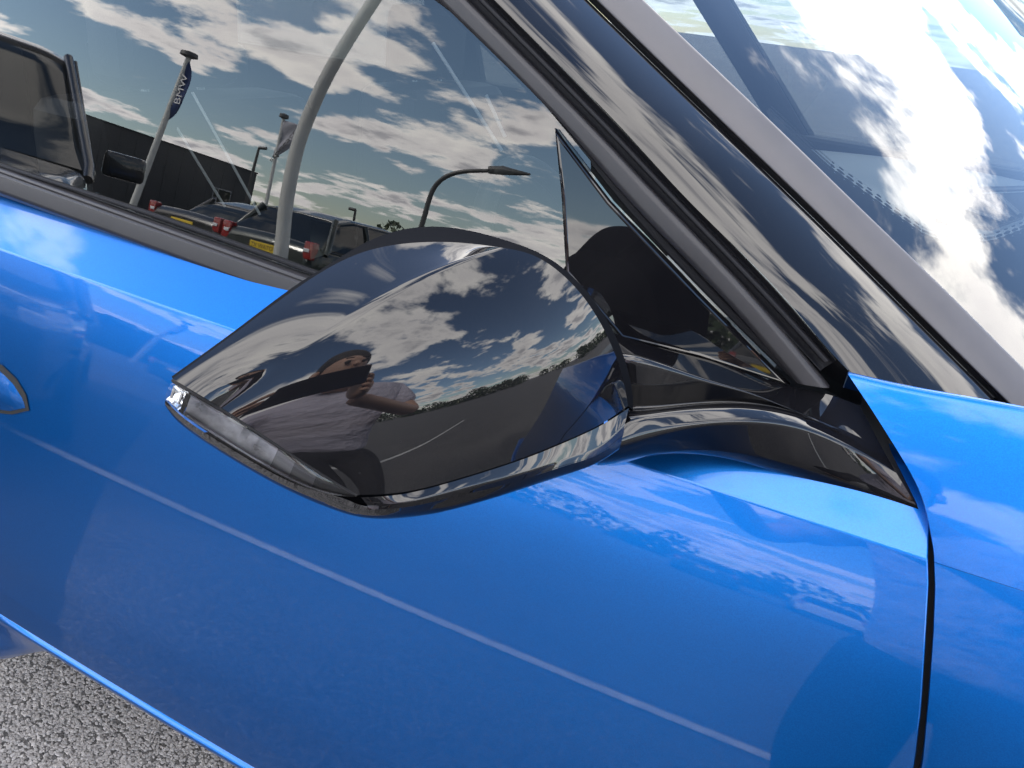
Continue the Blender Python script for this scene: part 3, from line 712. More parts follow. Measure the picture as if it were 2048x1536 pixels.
# interior: dashboard, vent, wheel, seats, far door, roof
kids(box('inner_door_card', (-0.95, 0.105, 0.74), (1.9, 0.05, 0.56), M_INT, car, 0.01))
dsh = []
for y in np.linspace(0.16, 1.72, 24):
    cv = 0.10*((y-0.94)/0.8)**2
    dsh.append([(0.62-cv*1.5, y, 1.055), (0.35-cv, y, 1.075), (0.10-cv, y, 1.078), (-0.16-cv, y, 1.06), (-0.24-cv, y, 1.01), (-0.22-cv, y, 0.75), (-0.15, y, 0.5)])
kids(grid('dashboard', np.array([rounded(r, 0.4, 3) for r in dsh]), mat('dashboard_skin', (0.15, 0.17, 0.18), 0.6, bump=(500, 0.4, 0.0008)), car, out=(0, 0, 1)))
def floor_pt(u, v, z): w = ray(u, v); return CAM+w*((z-CAM[2])/w[2])
vq = [(1892, 442), (1952, 388), (2060, 384), (2048, 432), (1985, 455)]
vp = [floor_pt(u, v, 1.082) for u, v in vq]
kids(mesh('air_vent', vp+[p-np.array([0, 0, 0.02]) for p in vp], [(0, 1, 2, 3, 4)]+[(i, (i+1) % 5, 5+(i+1) % 5, 5+i) for i in range(5)], M_DARK, car, False))
for k in range(3):
    a = vp[0]*(1-0.28*(k+1))+vp[2]*0.28*(k+1)*0.5+vp[1]*0.28*(k+1)*0.5; b = vp[4]*(1-0.28*(k+1))+vp[3]*0.28*(k+1)
    kids(tube('vent_slat', [a+np.array([0, 0, .004]), b+np.array([0, 0, .004])], 0.004, M_SATIN, car, 6))
rimp = [floor_pt(u, v, 1.088) for u, v in [(1880, 440), (1945, 380), (2070, 376)]]
kids(tube('vent_bezel', rimp, 0.006, M_SATIN, car, 8))
sw = []
for a in np.linspace(0, 2*math.pi, 40):
    c_, s_ = math.cos(a)*0.185, math.sin(a)*0.185; sw.append((-0.42-0.42*s_*1.0, 0.52+c_, 0.93+s_*0.9))
kids(tube('steering_wheel', sw, 0.016, M_LEATHER, car, 10))
def seat(y, xs=-1.05):
    st = bpy.data.objects.new('seat', None); COL.objects.link(st); st.parent = car; kids(st)
    b = box('seat_back', (xs-0.06, y, 0.80), (0.16, 0.50, 0.62), M_LEATHER, st, 0.05); b.rotation_euler = (0, 0, 0)
    box('seat_cushion', (xs+0.28, y, 0.52), (0.55, 0.52, 0.16), M_LEATHER, st, 0.05)
    box('headrest', (xs-0.10, y, 1.20), (0.10, 0.26, 0.17), M_LEATHER, st, 0.04)
    for dy in (-0.06, 0.06): tube('headrest_post', [(xs-0.09, y+dy, 1.09), (xs-0.10, y+dy, 1.14)], 0.008, M_SILVER, st, 8)
    return st
seat(0.50); seat(1.32)
seat(0.55, -1.95); seat(1.30, -1.95)
kids(box('far_door', (-0.9, 1.80, 0.72), (3.6, 0.12, 0.74), M_INT, car, 0.02))
kids(box('floor_pan', (-0.9, 0.95, 0.40), (3.4, 1.6, 0.05), M_INT, car))
kids(box('rear_bulkhead', (-2.45, 0.95, 0.95), (0.06, 1.6, 1.15), M_INT, car))
for x0, x1, w_ in ((-0.25, -0.75, 0.09), (-1.30, -1.38, 0.14), (-2.35, -2.55, 0.18)):
    kids(grid('far_pillar', np.array([[(x0-w_/2, 1.78, 1.05), (x0+w_/2, 1.78, 1.05)], [(x1-w_/2, 1.60, 1.60), (x1+w_/2, 1.60, 1.60)]]), M_INTG, car, thick=0.05))
kids(grid('far_window', np.array([[(0.75, 1.80, 0.98), (0.30, 1.63, 1.62)], [(-2.5, 1.80, 1.06), (-2.5, 1.63, 1.62)]]), M_GLASS, car))
rf = []
for x in np.linspace(-2.7, -0.72, 12):
    zz = 1.60-0.05*((x+1.6)/1.0)**2
    rf.append([(x, 0.26, zz-0.06), (x, 0.36, zz), (x, 0.95, zz+0.03), (x, 1.54, zz), (x, 1.64, zz-0.06)])
kids(grid('roof', np.array([rounded(r, 0.4, 3) for r in rf]), M_PIANO, car, thick=0.02, out=(0, 0, 1)))
kids(grid('headliner', np.array([rounded(r, 0.4, 3) for r in rf])-np.array([0, 0, 0.03]), M_INTG, car, thick=0.005, out=(0, 0, -1)))
# white tubes added in the cabin to stand in for thin pale lines
def through(u, v, q): return P(u, v, q)
for a, b, q in (((385, 185), (520, 430), 0.95), ((335, 225), (450, 414), 0.95), ((866, 86), (1004, 302), 0.90), ((972, 190), (1010, 274), 0.90)):
    kids(tube('added_pale_line', [through(*a, q), through(*b, q)], 0.0022, mat('pale_line_white', (0.8, 0.82, 0.82), 0.4), car, 6))

# ---- flush door handle at the rear of the door
def on_door(u, v, off=0.0): return on_body(u, v, off)
hp = [(-140, 735), (-60, 722), (0, 742), (26, 768), (44, 796), (50, 816), (20, 822), (-60, 812), (-140, 792)]
ho = [(-150, 722), (-60, 708), (4, 730), (33, 758), (52, 790), (58, 821), (24, 829), (-60, 820), (-150, 803)]
hc = np.mean(hp, 0)
V = [on_door(u, v, 0.0012) for u, v in ho]+[on_door(u, v, 0.0016) for u, v in hp]; n9 = len(hp)
kids(mesh('handle_surround', V, [(i, (i+1) % n9, n9+(i+1) % n9, n9+i) for i in range(n9)], M_DARK, car, False))
V, F = [], []
for k, f in enumerate((1.0, 0.85, 0.5, 0.0)):
    for (u, v) in hp:
        uu, vv = hc[0]+(u-hc[0])*f, hc[1]+(v-hc[1])*f; p = on_door(uu, vv, 0.0022+0.003*(1-f*f))
        up = (820-vv)/100.0; V.append(p+np.array([0, 0.004*up, 0]))
for k in range(3):
    for i in range(n9): F.append((k*n9+i, k*n9+(i+1) % n9, (k+1)*n9+(i+1) % n9, (k+1)*n9+i))
kids(mesh('door_handle', V, F, M_PAINT, car, True))

# ------------------------------------------------------------------ loose asphalt chips near the sill
def chips():
    V, F, MI = [], [], []
    for k in range(50000):
        x = random.uniform(-1.75, -0.35); y = random.uniform(-0.28, 0.42)
        s = random.uniform(0.0022, 0.0052); a = random.uniform(0, 6.28); e = random.uniform(0.6, 1.0); n = 5; b0 = len(V); h = s*random.uniform(0.28, 0.55)
        tx, ty = random.uniform(-.35, .35), random.uniform(-.35, .35)
        for j in range(n):
            an = a+j*2*math.pi/n+random.uniform(-.3, .3); r = s*random.uniform(0.75, 1.15)
            V.append((x+math.cos(an)*r, y+math.sin(an)*r*e, 0.0)); 
        for j in range(n):
            vx, vy, _ = V[b0+j]; dx, dy = (vx-x)*0.62, (vy-y)*0.62
            V.append((x+dx, y+dy, max(0.001, h+dx*tx+dy*ty)))
        mi = random.choices((0, 1, 2, 3), (3, 4, 3, 1))[0]
        for j in range(n): F.append((b0+j, b0+(j+1) % n, b0+n+(j+1) % n, b0+n+j)); MI.append(mi)
        F.append(tuple(b0+n+j for j in range(n))); MI.append(mi)
    o = mesh('asphalt_chips', V, F, None, None, False)
    for i, c in enumerate(((0.22, 0.206, 0.198), (0.26, 0.244, 0.234), (0.30, 0.282, 0.270), (0.36, 0.338, 0.324))):
        o.data.materials.append(mat('stone_chip_%d' % i, c, 0.7, var=(300, 0.25)))
    o.data.polygons.foreach_set('material_index', MI); o['kind'] = 'stuff'; o['label'] = 'grey stone chips bedded in the asphalt under the sill'; o['category'] = 'gravel'
chips()
M_PATCH = mat('added_dark_ground', (0.011, 0.011, 0.012), 0.7, bump=(160, 0.8, 0.004), var=(2.5, 0.3))
_pt = mesh('added_dark_patch', [(-1.20, -0.30, 0.004), (-8.0, -0.30, 0.004), (-8.0, -3.6, 0.004), (-4.15, -3.6, 0.004), (-2.36, -1.55, 0.004), (-1.43, -0.55, 0.004)], [(0, 1, 2, 3, 4, 5)], M_PATCH, None, False)  # added dark sheet, edged like a ground shadow, darkens the door's left reflection
_pt['kind'] = 'structure'; _pt['label'] = 'dark sheet added on the asphalt beside the rear of the car'
M_LINE = mat('worn_white_paint', (0.62, 0.61, 0.58), 0.6, var=(14, 0.3))
pl_ = mesh('parking_line', [(x_, -1.752-0.085*(x_+1)+d_, 0.008) for x_, d_ in ((-6.5, -0.036), (5.5, -0.036), (5.5, 0.036), (-6.5, 0.036))], [(0, 1, 2, 3)], M_LINE, None, False); pl_['kind'] = 'structure'; pl_['label'] = 'white painted bay line on the asphalt beside the car'

# ------------------------------------------------------------------ surroundings that the paint and glass mirror
def RG(u, v, Y):                       # where the ray mirrored in the side window meets the plane y = Y
    w = ray(u, v); gp = gl(u, v); r = w-2*(w @ GN)*GN; return gp+r*((Y-gp[1])/r[1])
M_TYRE = mat('tyre_rubber', (0.012, 0.012, 0.012), 0.7); M_RIM = mat('alloy_rim', (0.5, 0.5, 0.52), 0.25, metal=1.0)
M_RED = mat('red_lamp', (0.30, 0.008, 0.007), 0.15, coat=1.0); M_YEL = mat('yellow_plate', (0.75, 0.52, 0.03), 0.4)
M_CGLASS = mat('car_glass_black', (0.010, 0.012, 0.012), 0.02, ior=1.6); M_INK = mat('black_print', (0.01, 0.01, 0.01), 0.5)
M_WLAMP = mat('clear_lamp', (0.7, 0.7, 0.72), 0.1, coat=1.0)
def to_mesh(o, M=None):
    bpy.context.view_layer.update(); dg = bpy.context.evaluated_depsgraph_get()
    me = bpy.data.meshes.new_from_object(o.evaluated_get(dg)); n = bpy.data.objects.new(o.name.split('.')[0], me); COL.objects.link(n)
    n.parent = o.parent; n.matrix_parent_inverse = o.matrix_parent_inverse.copy()
    if M is None: n.matrix_local = o.matrix_local.copy()
    else: me.transform(M)
    bpy.data.objects.remove(o); return n
def text(name, body, mt, parent, M, size=1.0):
    cu = bpy.data.curves.new(name, 'FONT'); cu.body = body; cu.size = size; cu.align_x = 'CENTER'; cu.align_y = 'CENTER'; cu.extrude = 0.0
    o = bpy.data.objects.new(name, cu); COL.objects.link(o); cu.materials.append(mt); o.parent = parent
    o.matrix_parent_inverse = Matrix.Identity(4); o.matrix_local = M; return to_mesh(o)
def parked_car(paint, loc, rot, label, Lc=4.35, Wd=1.82, H=1.47, hatch=True, plate='', group=None, belt=0.98, hood=1.0):
    """front towards local +X, origin on the ground at the middle"""
    c = empty('parked_car', loc, label, 'car', group); c.rotation_euler = (0, 0, rot)
    h = Lc/2; w = Wd/2; st = []
    xs = [-h, -h+0.03, -h+0.10, -h+0.35, -h+0.75, -0.9, 0.0, 0.55, h-0.9, h-0.45, h-0.15, h-0.03, h]
    wt = [0.80, 0.90, 0.955, 0.985, 1.0, 1.0, 1.0, 1.0, 0.99, 0.95, 0.86, 0.74, 0.60]
    zt = [belt-0.10, belt-0.01, belt+0.02, belt+0.02, belt+0.01, belt, belt-0.02, belt-0.03]+[belt-k_*hood for k_ in (0.08, 0.17, 0.27, 0.36, 0.42)]
    zb = [0.42, 0.34, 0.27, 0.22, 0.22, 0.22, 0.22, 0.22, 0.22, 0.22, 0.25, 0.30, 0.36]
    prof = np.stack([xs, wt, zt, zb], 1); prof = np.array([[np.interp(x, xs, prof[:, k]) for k in range(4)] for x in sorted(set(list(np.linspace(-h, h, 46))+xs))])
    G = []
    for x, ww, z1, z0 in prof:
        W2 = w*ww; half = rounded([(-W2*0.80, z0), (-W2*0.96, z0+0.05), (-W2, z0+(z1-z0)*0.45), (-W2*0.985, z1-0.12), (-W2*0.93, z1), (-W2*0.4, z1+0.025), (0, z1+0.03)], [0, .4, .5, .5, .4, .5, 0], 4)
        ring = list(half)+[(-y, z) for y, z in half[::-1][1:]]; G.append([(x, y, z) for y, z in ring])
    G = np.array(G); a, b = G.shape[:2]; F = [(i*b+j, i*b+j+1, (i+1)*b+j+1, (i+1)*b+j) for i in range(a-1) for j in range(b-1)]
    F += [tuple(range(b)), tuple((a-1)*b+j for j in range(b))[::-1]] + [(i*b, (i+1)*b, (i+1)*b+b-1, i*b+b-1) for i in range(a-1)]
    mesh('body', G.reshape(-1, 3), F, paint, c, True, 50)
    # cabin: dark glass with painted roof and pillars
    tail = -h+0.16 if hatch else -h+0.75
    cx = [tail, tail+0.22, tail+0.36, tail+0.75, -0.5, 0.1, 0.45, 0.95, 1.15]
    cz = [belt+0.02, belt+0.22, H-0.12, H-0.03, H, H-0.02, H-0.08, belt+0.10, belt-0.02]
    X = np.linspace(tail, 1.15, 44); G = []
    for x in X:
        zr = np.interp(x, cx, cz); f = (zr-belt)/(H-belt); w0 = w*0.93; w1 = w*0.93-(0.20*max(f, 0))
        half = rounded([(-w0, belt-0.04), (-w1, zr-0.035*max(f, 0.1)), (-w1*0.85, zr), (0, zr+0.012)], [0, .3, .5, 0], 4)
        G.append([(x, y, z) for y, z in list(half)+[(-y, z) for y, z in half[::-1][1:]]])
    G = np.array(G); a, b = G.shape[:2]
    mesh('glasshouse', G.reshape(-1, 3), [(i*b+j, i*b+j+1, (i+1)*b+j+1, (i+1)*b+j) for i in range(a-1) for j in range(b-1)], M_CGLASS, c, True, 60)
    k0 = int(np.searchsorted(X, tail+0.33)); k1 = int(np.searchsorted(X, 0.40)); rj0, rj1 = 3, b-4
    RGd = G[k0:k1+1, rj0:rj1+1]+np.array([0, 0, 0.008]); 
    o = grid('roof', RGd, paint, c, thick=0.03, out=(0, 0, 1))
    for sgn in (-1, 1):
        yb, yt = sgn*w*0.935, sgn*(w*0.93-0.185)
        for (xa, za, xb, zb_, r) in ((1.13, belt, 0.42, H-0.07, 0.024), (0.02, belt, -0.02, H-0.03, 0.03), (-0.98, belt, -1.02, H-0.05, 0.035), (tail+0.10, belt, tail+0.36, H-0.10, 0.045)):
            tube('pillar', [(xa+(xa-xb)*0.12, yb+(yb-yt)*0.12-sgn*0.02, za-0.06), (xa, yb, za), (xb, yt, zb_)], r, paint, c, 10)
        # windows edge line, handles, lamps
        tube('window_line', [(tail+0.1, sgn*w*0.95, belt+0.015), (-0.5, sgn*w*0.952, belt+0.0), (1.0, sgn*w*0.95, belt-0.02)], 0.012, M_SATIN, c, 6)
        for xh in (-0.75, 0.15): box('door_handle', (xh, sgn*(w+0.005), belt-0.14), (0.20, 0.03, 0.03), paint, c, 0.008)
        box('tail_lamp', (-h+0.06, sgn*w*0.82, belt-0.05), (0.12, 0.17, 0.24), M_RED, c, 0.03)
        box('reversing_lamp', (-h+0.0, sgn*w*0.80, belt-0.05), (0.02, 0.10, 0.05), M_WLAMP, c, 0.008)
        box('headlamp', (h-0.22, sgn*w*0.72, belt-0.26), (0.30, 0.30, 0.13), M_WLAMP, c, 0.04)
        box('door_mirror', (0.72, sgn*(w+0.09), belt+0.05), (0.10, 0.20, 0.13), paint, c, 0.03)
    box('bumper_lower', (-h+0.09, 0, 0.36), (0.20, Wd*0.84, 0.20), M_SATIN, c, 0.05)
    for xw in (-h+0.78, h-0.85):
        for sgn in (-1, 1):
            wh = bpy.data.objects.new('wheel', None); COL.objects.link(wh); wh.parent = c; wh.location = (xw, sgn*(w-0.10), 0.325)
            seg, V, F = 28, [], []
            pr = rounded([(0.20, -0.10), (0.30, -0.105), (0.325, -0.08), (0.325, 0.08), (0.30, 0.105), (0.20, 0.10)], 0.5, 3)
            for i in range(seg):
                an = 2*math.pi*i/seg
                for (rr, yy) in pr: V.append((math.cos(an)*rr, yy, math.sin(an)*rr))
            q = len(pr); F = [(i*q+j, i*q+j+1, ((i+1) % seg)*q+j+1, ((i+1) % seg)*q+j) for i in range(seg) for j in range(q-1)]
            mesh('tyre', V, F, M_TYRE, wh); bm = bmesh.new()
            for i in range(5):
                an = 2*math.pi*i/5; vs = [bm.verts.new((math.cos(an+d)*r, sgn*yy, math.sin(an+d)*r)) for r, d, yy in ((0.03, -.6, .085), (0.20, -.16, .10), (0.20, .16, .10), (0.03, .6, .085))]
                bm.faces.new(vs)
            vs = [bm.verts.new((math.cos(2*math.pi*i/16)*0.06, sgn*0.088, math.sin(2*math.pi*i/16)*0.06)) for i in range(16)]; bm.faces.new(vs)
            from_bm('rim', bm, M_RIM, wh, smooth=False)
            bm = bmesh.new(); vs = [bm.verts.new((math.cos(2*math.pi*i/24)*0.205, sgn*0.06, math.sin(2*math.pi*i/24)*0.205)) for i in range(24)]; bm.faces.new(vs); from_bm('hub', bm, M_DARK, wh, smooth=False)
            V = []
            for i in range(25):
                an = math.pi*i/24; V.append((math.cos(an)*0.385, 0.111*sgn, math.sin(an)*0.385-0.0))
            for i in range(25): V.append((V[i][0]*0.86, 0.111*sgn, V[i][2]*0.86))
            mesh('wheel_arch', V, [(i, i+1, 26+i, 25+i) for i in range(24)], M_DARK, wh, False)
    pb = box('number_plate', (-h-0.005, 0, belt-0.16), (0.015, 0.50, 0.11), M_YEL, c, 0.003)
    if plate:
        text('plate_text', plate, M_INK, c, Matrix(((0, 0, -1, -h-0.0145), (-1, 0, 0, 0), (0, 1, 0, belt-0.16), (0, 0, 0, 1))), 0.085)
    return c
M_BLK = mat('black_car_paint', (0.006, 0.006, 0.008), 0.25, coat=1.0)
M_GRN = mat('dark_green_car_paint', (0.012, 0.02, 0.018), 0.3, coat=1.0, metal=0.3)
M_SLV = mat('silver_car_paint', (0.45, 0.46, 0.48), 0.3, coat=1.0, metal=0.8)
M_WHT = mat('white_car_paint', (0.75, 0.75, 0.74), 0.35, coat=1.0)
M_GRY = mat('grey_car_paint', (0.09, 0.095, 0.10), 0.3, coat=1.0, metal=0.5)
GRP = 'cars parked across the lane'
parked_car(M_BLK, (-4.75, -2.15, 0), R_(41), 'tall black car parked nose-on behind, mirrored at the window edge', H=1.74, Lc=4.6, Wd=1.95, belt=1.14, hood=0.45)
pc = RG(557, 480, -8.2)
parked_car(M_GRN, (pc[0], -8.2-2.2, 0), -math.pi/2+0.10, 'dark green estate car with yellow rear plate, mirrored low in the window', plate='YOTAW XT', H=1.50, Lc=4.4)
pc2 = RG(395, 430, -9.5)
parked_car(M_BLK, (pc2[0]-0.1, -9.5-2.2, 0), -math.pi/2+0.10, 'black saloon parked left of the dark green estate car', H=1.40, hatch=False)
for i, (x, p_, lb) in enumerate(((-1.0, M_GRY, 'grey car across the lane, tail towards the mirror'), (2.2, M_WHT, 'white car across the lane beside the grey one'),
                      (5.2, M_BLK, 'black car across the lane between white and silver cars'), (8.4, M_SLV, 'silver car across the lane beside the black one'), (14.5, M_WHT, 'white car parked farthest along the lane'))):
    parked_car(p_, (x, -22-random.uniform(0, .4), 0), -math.pi/2+random.uniform(-.03, .03), lb, group=GRP, H=1.44+0.08*(i % 3))

# lamp posts
M_POLEW = mat('white_painted_steel', (0.62, 0.63, 0.60), 0.35, var=(3, 0.08)); M_POLED = mat('dark_galvanised_steel', (0.055, 0.055, 0.056), 0.4, var=(5, 0.2))
def on_poly(l, Y): return [RG(u, v, Y) for u, v in l]
Yw = -6.6
pw = on_poly([(562, 500), (569, 430), (580, 360), (596, 290), (622, 220), (655, 150), (696, 80), (740, 12), (800, -70), (880, -150)], Yw)
pw = [np.array([pw[0][0]-0.0, Yw, 0.0])]+pw
t = empty('lamp_post', (pw[0][0], Yw, 0), 'thick white lamp post that bows over, mirrored mid window', 'lamp post')
def lk(o, par): o.matrix_parent_inverse = Matrix.Translation(par.location).inverted(); return o
pws = spline(pw, 50); lk(tube('post', pws, np.linspace(0.085, 0.06, 50), M_POLEW, t, 16), t)
lk(tube('base_collar', [(pw[0][0], Yw, 0), (pw[0][0], Yw, 0.25)], 0.12, M_POLEW, t, 16), t)
lk(tube('lamp_head', [pws[-1], pws[-1]+np.array([0.35, 0, -0.03]), pws[-1]+np.array([0.7, 0, -0.10])], [0.08, 0.13, 0.05], M_POLED, t, 12), t)
Yd = -27
pd = on_poly([(849, 432), (858, 400), (868, 376), (886, 357), (912, 346), (945, 342), (985, 342)], Yd); pd = [np.array([pd[0][0]-0.25, Yd, 0.0])]+pd
t = empty('lamp_post', (pd[0][0], Yd, 0), 'dark curved lamp post with flat head, mirrored above the mirror', 'lamp post')
pds = spline(pd, 50); lk(tube('post', pds, np.linspace(0.13, 0.07, 50), M_POLED, t, 12), t)
hd = on_poly([(978, 340), (1005, 341), (1060, 349)], Yd); lk(tube('lamp_head', hd, [0.14, 0.17, 0.04], M_POLED, t, 10), t)
for (uv0, uv1, Y, arm, lab) in (((703, 470), (711, 420), -45, (698, 417), 'thin far street lamp, mirrored above the estate car roof'), ((507, 338), (518, 296), -42, (533, 297), 'short black floodlight mast on the building corner'),
                                ((722, 480), (726, 466), -80, (720, 465), 'smallest far street lamp beyond the estate car')):
    a, b, c_ = RG(*uv0, Y), RG(*uv1, Y), RG(*arm, Y)
    t = empty('street_lamp', (a[0], Y, 0), lab, 'street lamp'); r0 = 0.10
    lk(tube('post', [(a[0]-0.05, Y, 0), a, b], [r0, r0, r0*0.8], M_POLED, t, 8), t); lk(tube('lamp_head', [b, c_], r0, M_POLED, t, 8), t)

# flags
def flag(poleuv, Y, clothuv, mt, label, words, tmat, rad):
    a, b = RG(*poleuv[0], Y), RG(*poleuv[1], Y)
    foot = a+(a-b)*(a[2]/(b[2]-a[2])); foot[2] = 0
    t = empty('flagpole', tuple(foot), label, 'flagpole', 'flagpoles mirrored in the window')
    lk(tube('pole', [foot, a, b], [rad*1.15, rad, rad*0.8], M_POLEW, t, 12), t)
    lk(tube('pole_cap', [b, b+np.array([0, 0, 0.05]), b+np.array([0, 0, 0.16]), b+np.array([0, 0, 0.20])], [rad*0.9, rad*2.6, rad*2.4, rad*0.5], M_POLED, t, 14), t)
    lk(tube('cloth_ring', [a*0.45+b*0.55+np.array([-0.08, 0, -.0]), a*0.45+b*0.55+np.array([0.12, 0, 0.02])], rad*0.6, M_POLED, t, 8), t)
    up, lo = clothuv; U = spline([np.array(RG(u, v, Y)) for u, v in up], 20); Lw = spline([np.array(RG(u, v, Y)) for u, v in lo], 20); G = []
    for i in range(20):
        G.append([U[i]*(1-f)+Lw[i]*f+np.array([0, 0.05*math.sin(3*f+i*0.5), 0]) for f in np.linspace(0, 1, 10)])
    f_ = lk(grid('cloth', np.array(G), mt, t, out=(0, 1, 0), thick=0.004), t)
    for body, (c0, c1, hgt) in words:
        p0, p1 = RG(*c0, Y+0.09), RG(*c1, Y+0.09); cu = bpy.data.curves.new('flag_text', 'FONT'); cu.body = body; cu.align_x = 'CENTER'; cu.align_y = 'CENTER'
        # up direction of the lettering: left of its reading direction in the mirrored picture
        du = np.array(c1, float)-np.array(c0, float); per = np.array([du[1], -du[0]])/np.linalg.norm(du)*hgt
        pu = RG(c0[0]+per[0], c0[1]+per[1], Y+0.09); ex = p1-p0; ey = pu-p0; ln = np.linalg.norm(ex)
        o = bpy.data.objects.new('flag_text', cu); COL.objects.link(o); cu.materials.append(tmat); o.parent = t
        bpy.context.view_layer.update(); wd = max(o.dimensions.x, 0.1)
        X_ = ex/wd; Y_ = ey/0.75; Z_ = np.cross(X_, Y_); Z_ = Z_/max(np.linalg.norm(Z_), 1e-6); mid = (p0+p1)/2
        MM = Matrix.Translation(t.location).inverted() @ Matrix([(X_[i], Y_[i], Z_[i], mid[i]) for i in range(3)]+[(0, 0, 0, 1)]); to_mesh(o, MM)
M_FB = mat('blue_flag_cloth', (0.012, 0.035, 0.13), 0.8); M_FW = mat('pale_flag_cloth', (0.42, 0.42, 0.47), 0.8); M_TW = mat('white_print', (0.75, 0.75, 0.75), 0.7)
flag([(298, 325), (377, 116)], -19, ([(374, 124), (352, 182), (326, 243)], [(379, 121), (380, 160), (363, 210), (330, 244)]), M_FB,
     'flagpole with dark blue flag lettered in white', [('BMW', ((353, 208), (371, 150), 13))], M_TW, 0.105)
flag([(533, 402), (567, 238)], -24, ([(567, 240), (557, 280), (545, 316)], [(604, 252), (600, 276), (586, 292)]), M_FW,
     'flagpole with pale flag lettered in black', [('stoneacre', ((540, 322), (597, 254), 10))], M_INK, 0.07)

# dark building behind the flags
def at_height(u, v, z):                # along the mirrored ray until height z
    w = ray(u, v); gp = gl(u, v); r = w-2*(w @ GN)*GN; return gp+r*((z-gp[2])/r[2])
bl, br = at_height(268, 262, 4.6), at_height(514, 346, 4.6)
M_CLAD = mat('charcoal_cladding', (0.016, 0.017, 0.021), 0.45, var=(0.8, 0.15)); M_FRAME = mat('grey_window_frame', (0.30, 0.31, 0.32), 0.4)
ex = br-bl; ex[2] = 0; Lb = np.linalg.norm(ex); ex /= Lb; Lb += 14; o0 = br-ex*Lb; ey = np.array([ex[1], -ex[0], 0]); 
if ey[1] > 0: ey = -ey
t = empty('building', (br[0], br[1], 0), 'long charcoal flat-roofed building with one grey window', 'building')
def bx3(name, a0, a1, d0, d1, z0, z1, mt, par=t):
    V = [tuple(o0+ex*a+ey*d+np.array([0, 0, z-o0[2]])) for a in (a0, a1) for d in (d0, d1) for z in (z0, z1)]
    o = mesh(name, V, [(0, 1, 3, 2), (4, 6, 7, 5), (0, 4, 5, 1), (2, 3, 7, 6), (0, 2, 6, 4), (1, 5, 7, 3)], mt, par, False); return lk(o, t)
bx3('wall', 0, Lb, 0, 9, 0, 4.52, M_CLAD); bx3('parapet', -0.05, Lb+0.05, -0.06, 9.05, 4.52, 4.62, M_RUBBER)
for k in range(int(Lb/1.1)): bx3('cladding_rib', k*1.1, k*1.1+0.04, -0.02, 0.0, 0.1, 4.5, M_CLAD)
wc = at_height(430, 378, 2.3); wa = (wc-o0) @ ex; wa = Lb-2.6
bx3('window_frame', wa-0.75, wa+0.75, -0.06, -0.021, 1.75, 2.85, M_FRAME); bx3('window_pane', wa-0.68, wa+0.68, -0.08, -0.061, 1.82, 2.78, M_CGLASS); bx3('window_mullion', wa-0.42, wa-0.36, -0.10, -0.081, 1.82, 2.78, M_FRAME)

# line of trees and scrub round the far side of the car park
def treeline():
    rnd = random.Random(3); V, F, MI = [], [], []
    for k in range(150):
        az = R_(rnd.uniform(-205, 60)); d = rnd.uniform(58, 84); cx, cy = math.cos(az)*d, math.sin(az)*d
        if cx < -18 and cy < -8 and d < 90 and math.degrees(az) < -95: d *= 1.5; cx, cy = math.cos(az)*d, math.sin(az)*d
        H = rnd.uniform(2.2, 5.2)*(1.5 if rnd.random() < 0.12 else 1); Wd = rnd.uniform(2.5, 6)
        for j in range(230):
            u = rnd.gauss(0, 0.38); z = H*(0.08+0.92*rnd.random()**0.8); rr = Wd*(1-(z/H)**2.4)**0.5*min(1, 0.55+z/H)
            px, py = cx+rnd.uniform(-1, 1)*rr, cy+rnd.uniform(-1, 1)*rr; s = rnd.uniform(0.18, 0.42); b0 = len(V)
            n = Vector((rnd.gauss(0, 1), rnd.gauss(0, 1), rnd.gauss(0, 1))).normalized(); a = n.orthogonal().normalized(); b = n.cross(a)
            for ca, cb in ((-1, -.5), (.2, -1), (1, .4), (-.3, 1)): V.append(tuple(Vector((px, py, z))+a*s*ca+b*s*cb))
            F.append((b0, b0+1, b0+2, b0+3)); MI.append(rnd.choice((0, 0, 1, 2)))
    o = mesh('treeline', V, F, None, None, False)
    for i, c in enumerate(((0.03, 0.05, 0.018), (0.045, 0.07, 0.025), (0.022, 0.035, 0.016))): o.data.materials.append(mat('leaf_%d' % i, c, 0.7))
    o.data.polygons.foreach_set('material_index', MI); o['kind'] = 'stuff'; o['label'] = 'far line of dark trees and scrub on the horizon'; o['category'] = 'trees'
treeline()

# ------------------------------------------------------------------ the photographer, mirrored in the cap and the door
def skin(name, joints, bones, mt, parent, root=0, sub=2):
    me = bpy.data.meshes.new(name); me.from_pydata([j[0] for j in joints], bones, []); me.update()
    o = bpy.data.objects.new(name, me); COL.objects.link(o); o.parent = parent
    md = o.modifiers.new('skin', 'SKIN'); md.use_smooth_shade = True
    bm = bmesh.new(); bm.from_mesh(me); ly = bm.verts.layers.skin.verify(); bm.verts.ensure_lookup_table()
    for v, j in zip(bm.verts, joints): v[ly].radius = j[1] if isinstance(j[1], tuple) else (j[1], j[1]); v[ly].use_root = (v.index == root)
    bm.to_mesh(me); bm.free()
    sb = o.modifiers.new('sub', 'SUBSURF'); sb.levels = sub; sb.render_levels = sub
    me.materials.append(mt); return o
M_SKIN = mat('skin', (0.46, 0.27, 0.19), 0.5); M_SHIRT = mat('lilac_shirt', (0.50, 0.47, 0.56), 0.85, bump=(9, 0.9, 0.05)); M_TROU = mat('black_trousers', (0.012, 0.012, 0.014), 0.85, bump=(12, 0.4, 0.02)); M_HAIR = mat('dark_hair', (0.02, 0.014, 0.010), 0.6, bump=(90, 0.6, 0.01)); M_SHOE = mat('black_shoe', (0.01, 0.01, 0.01), 0.3)
PX, PY = 0.365, -1.02
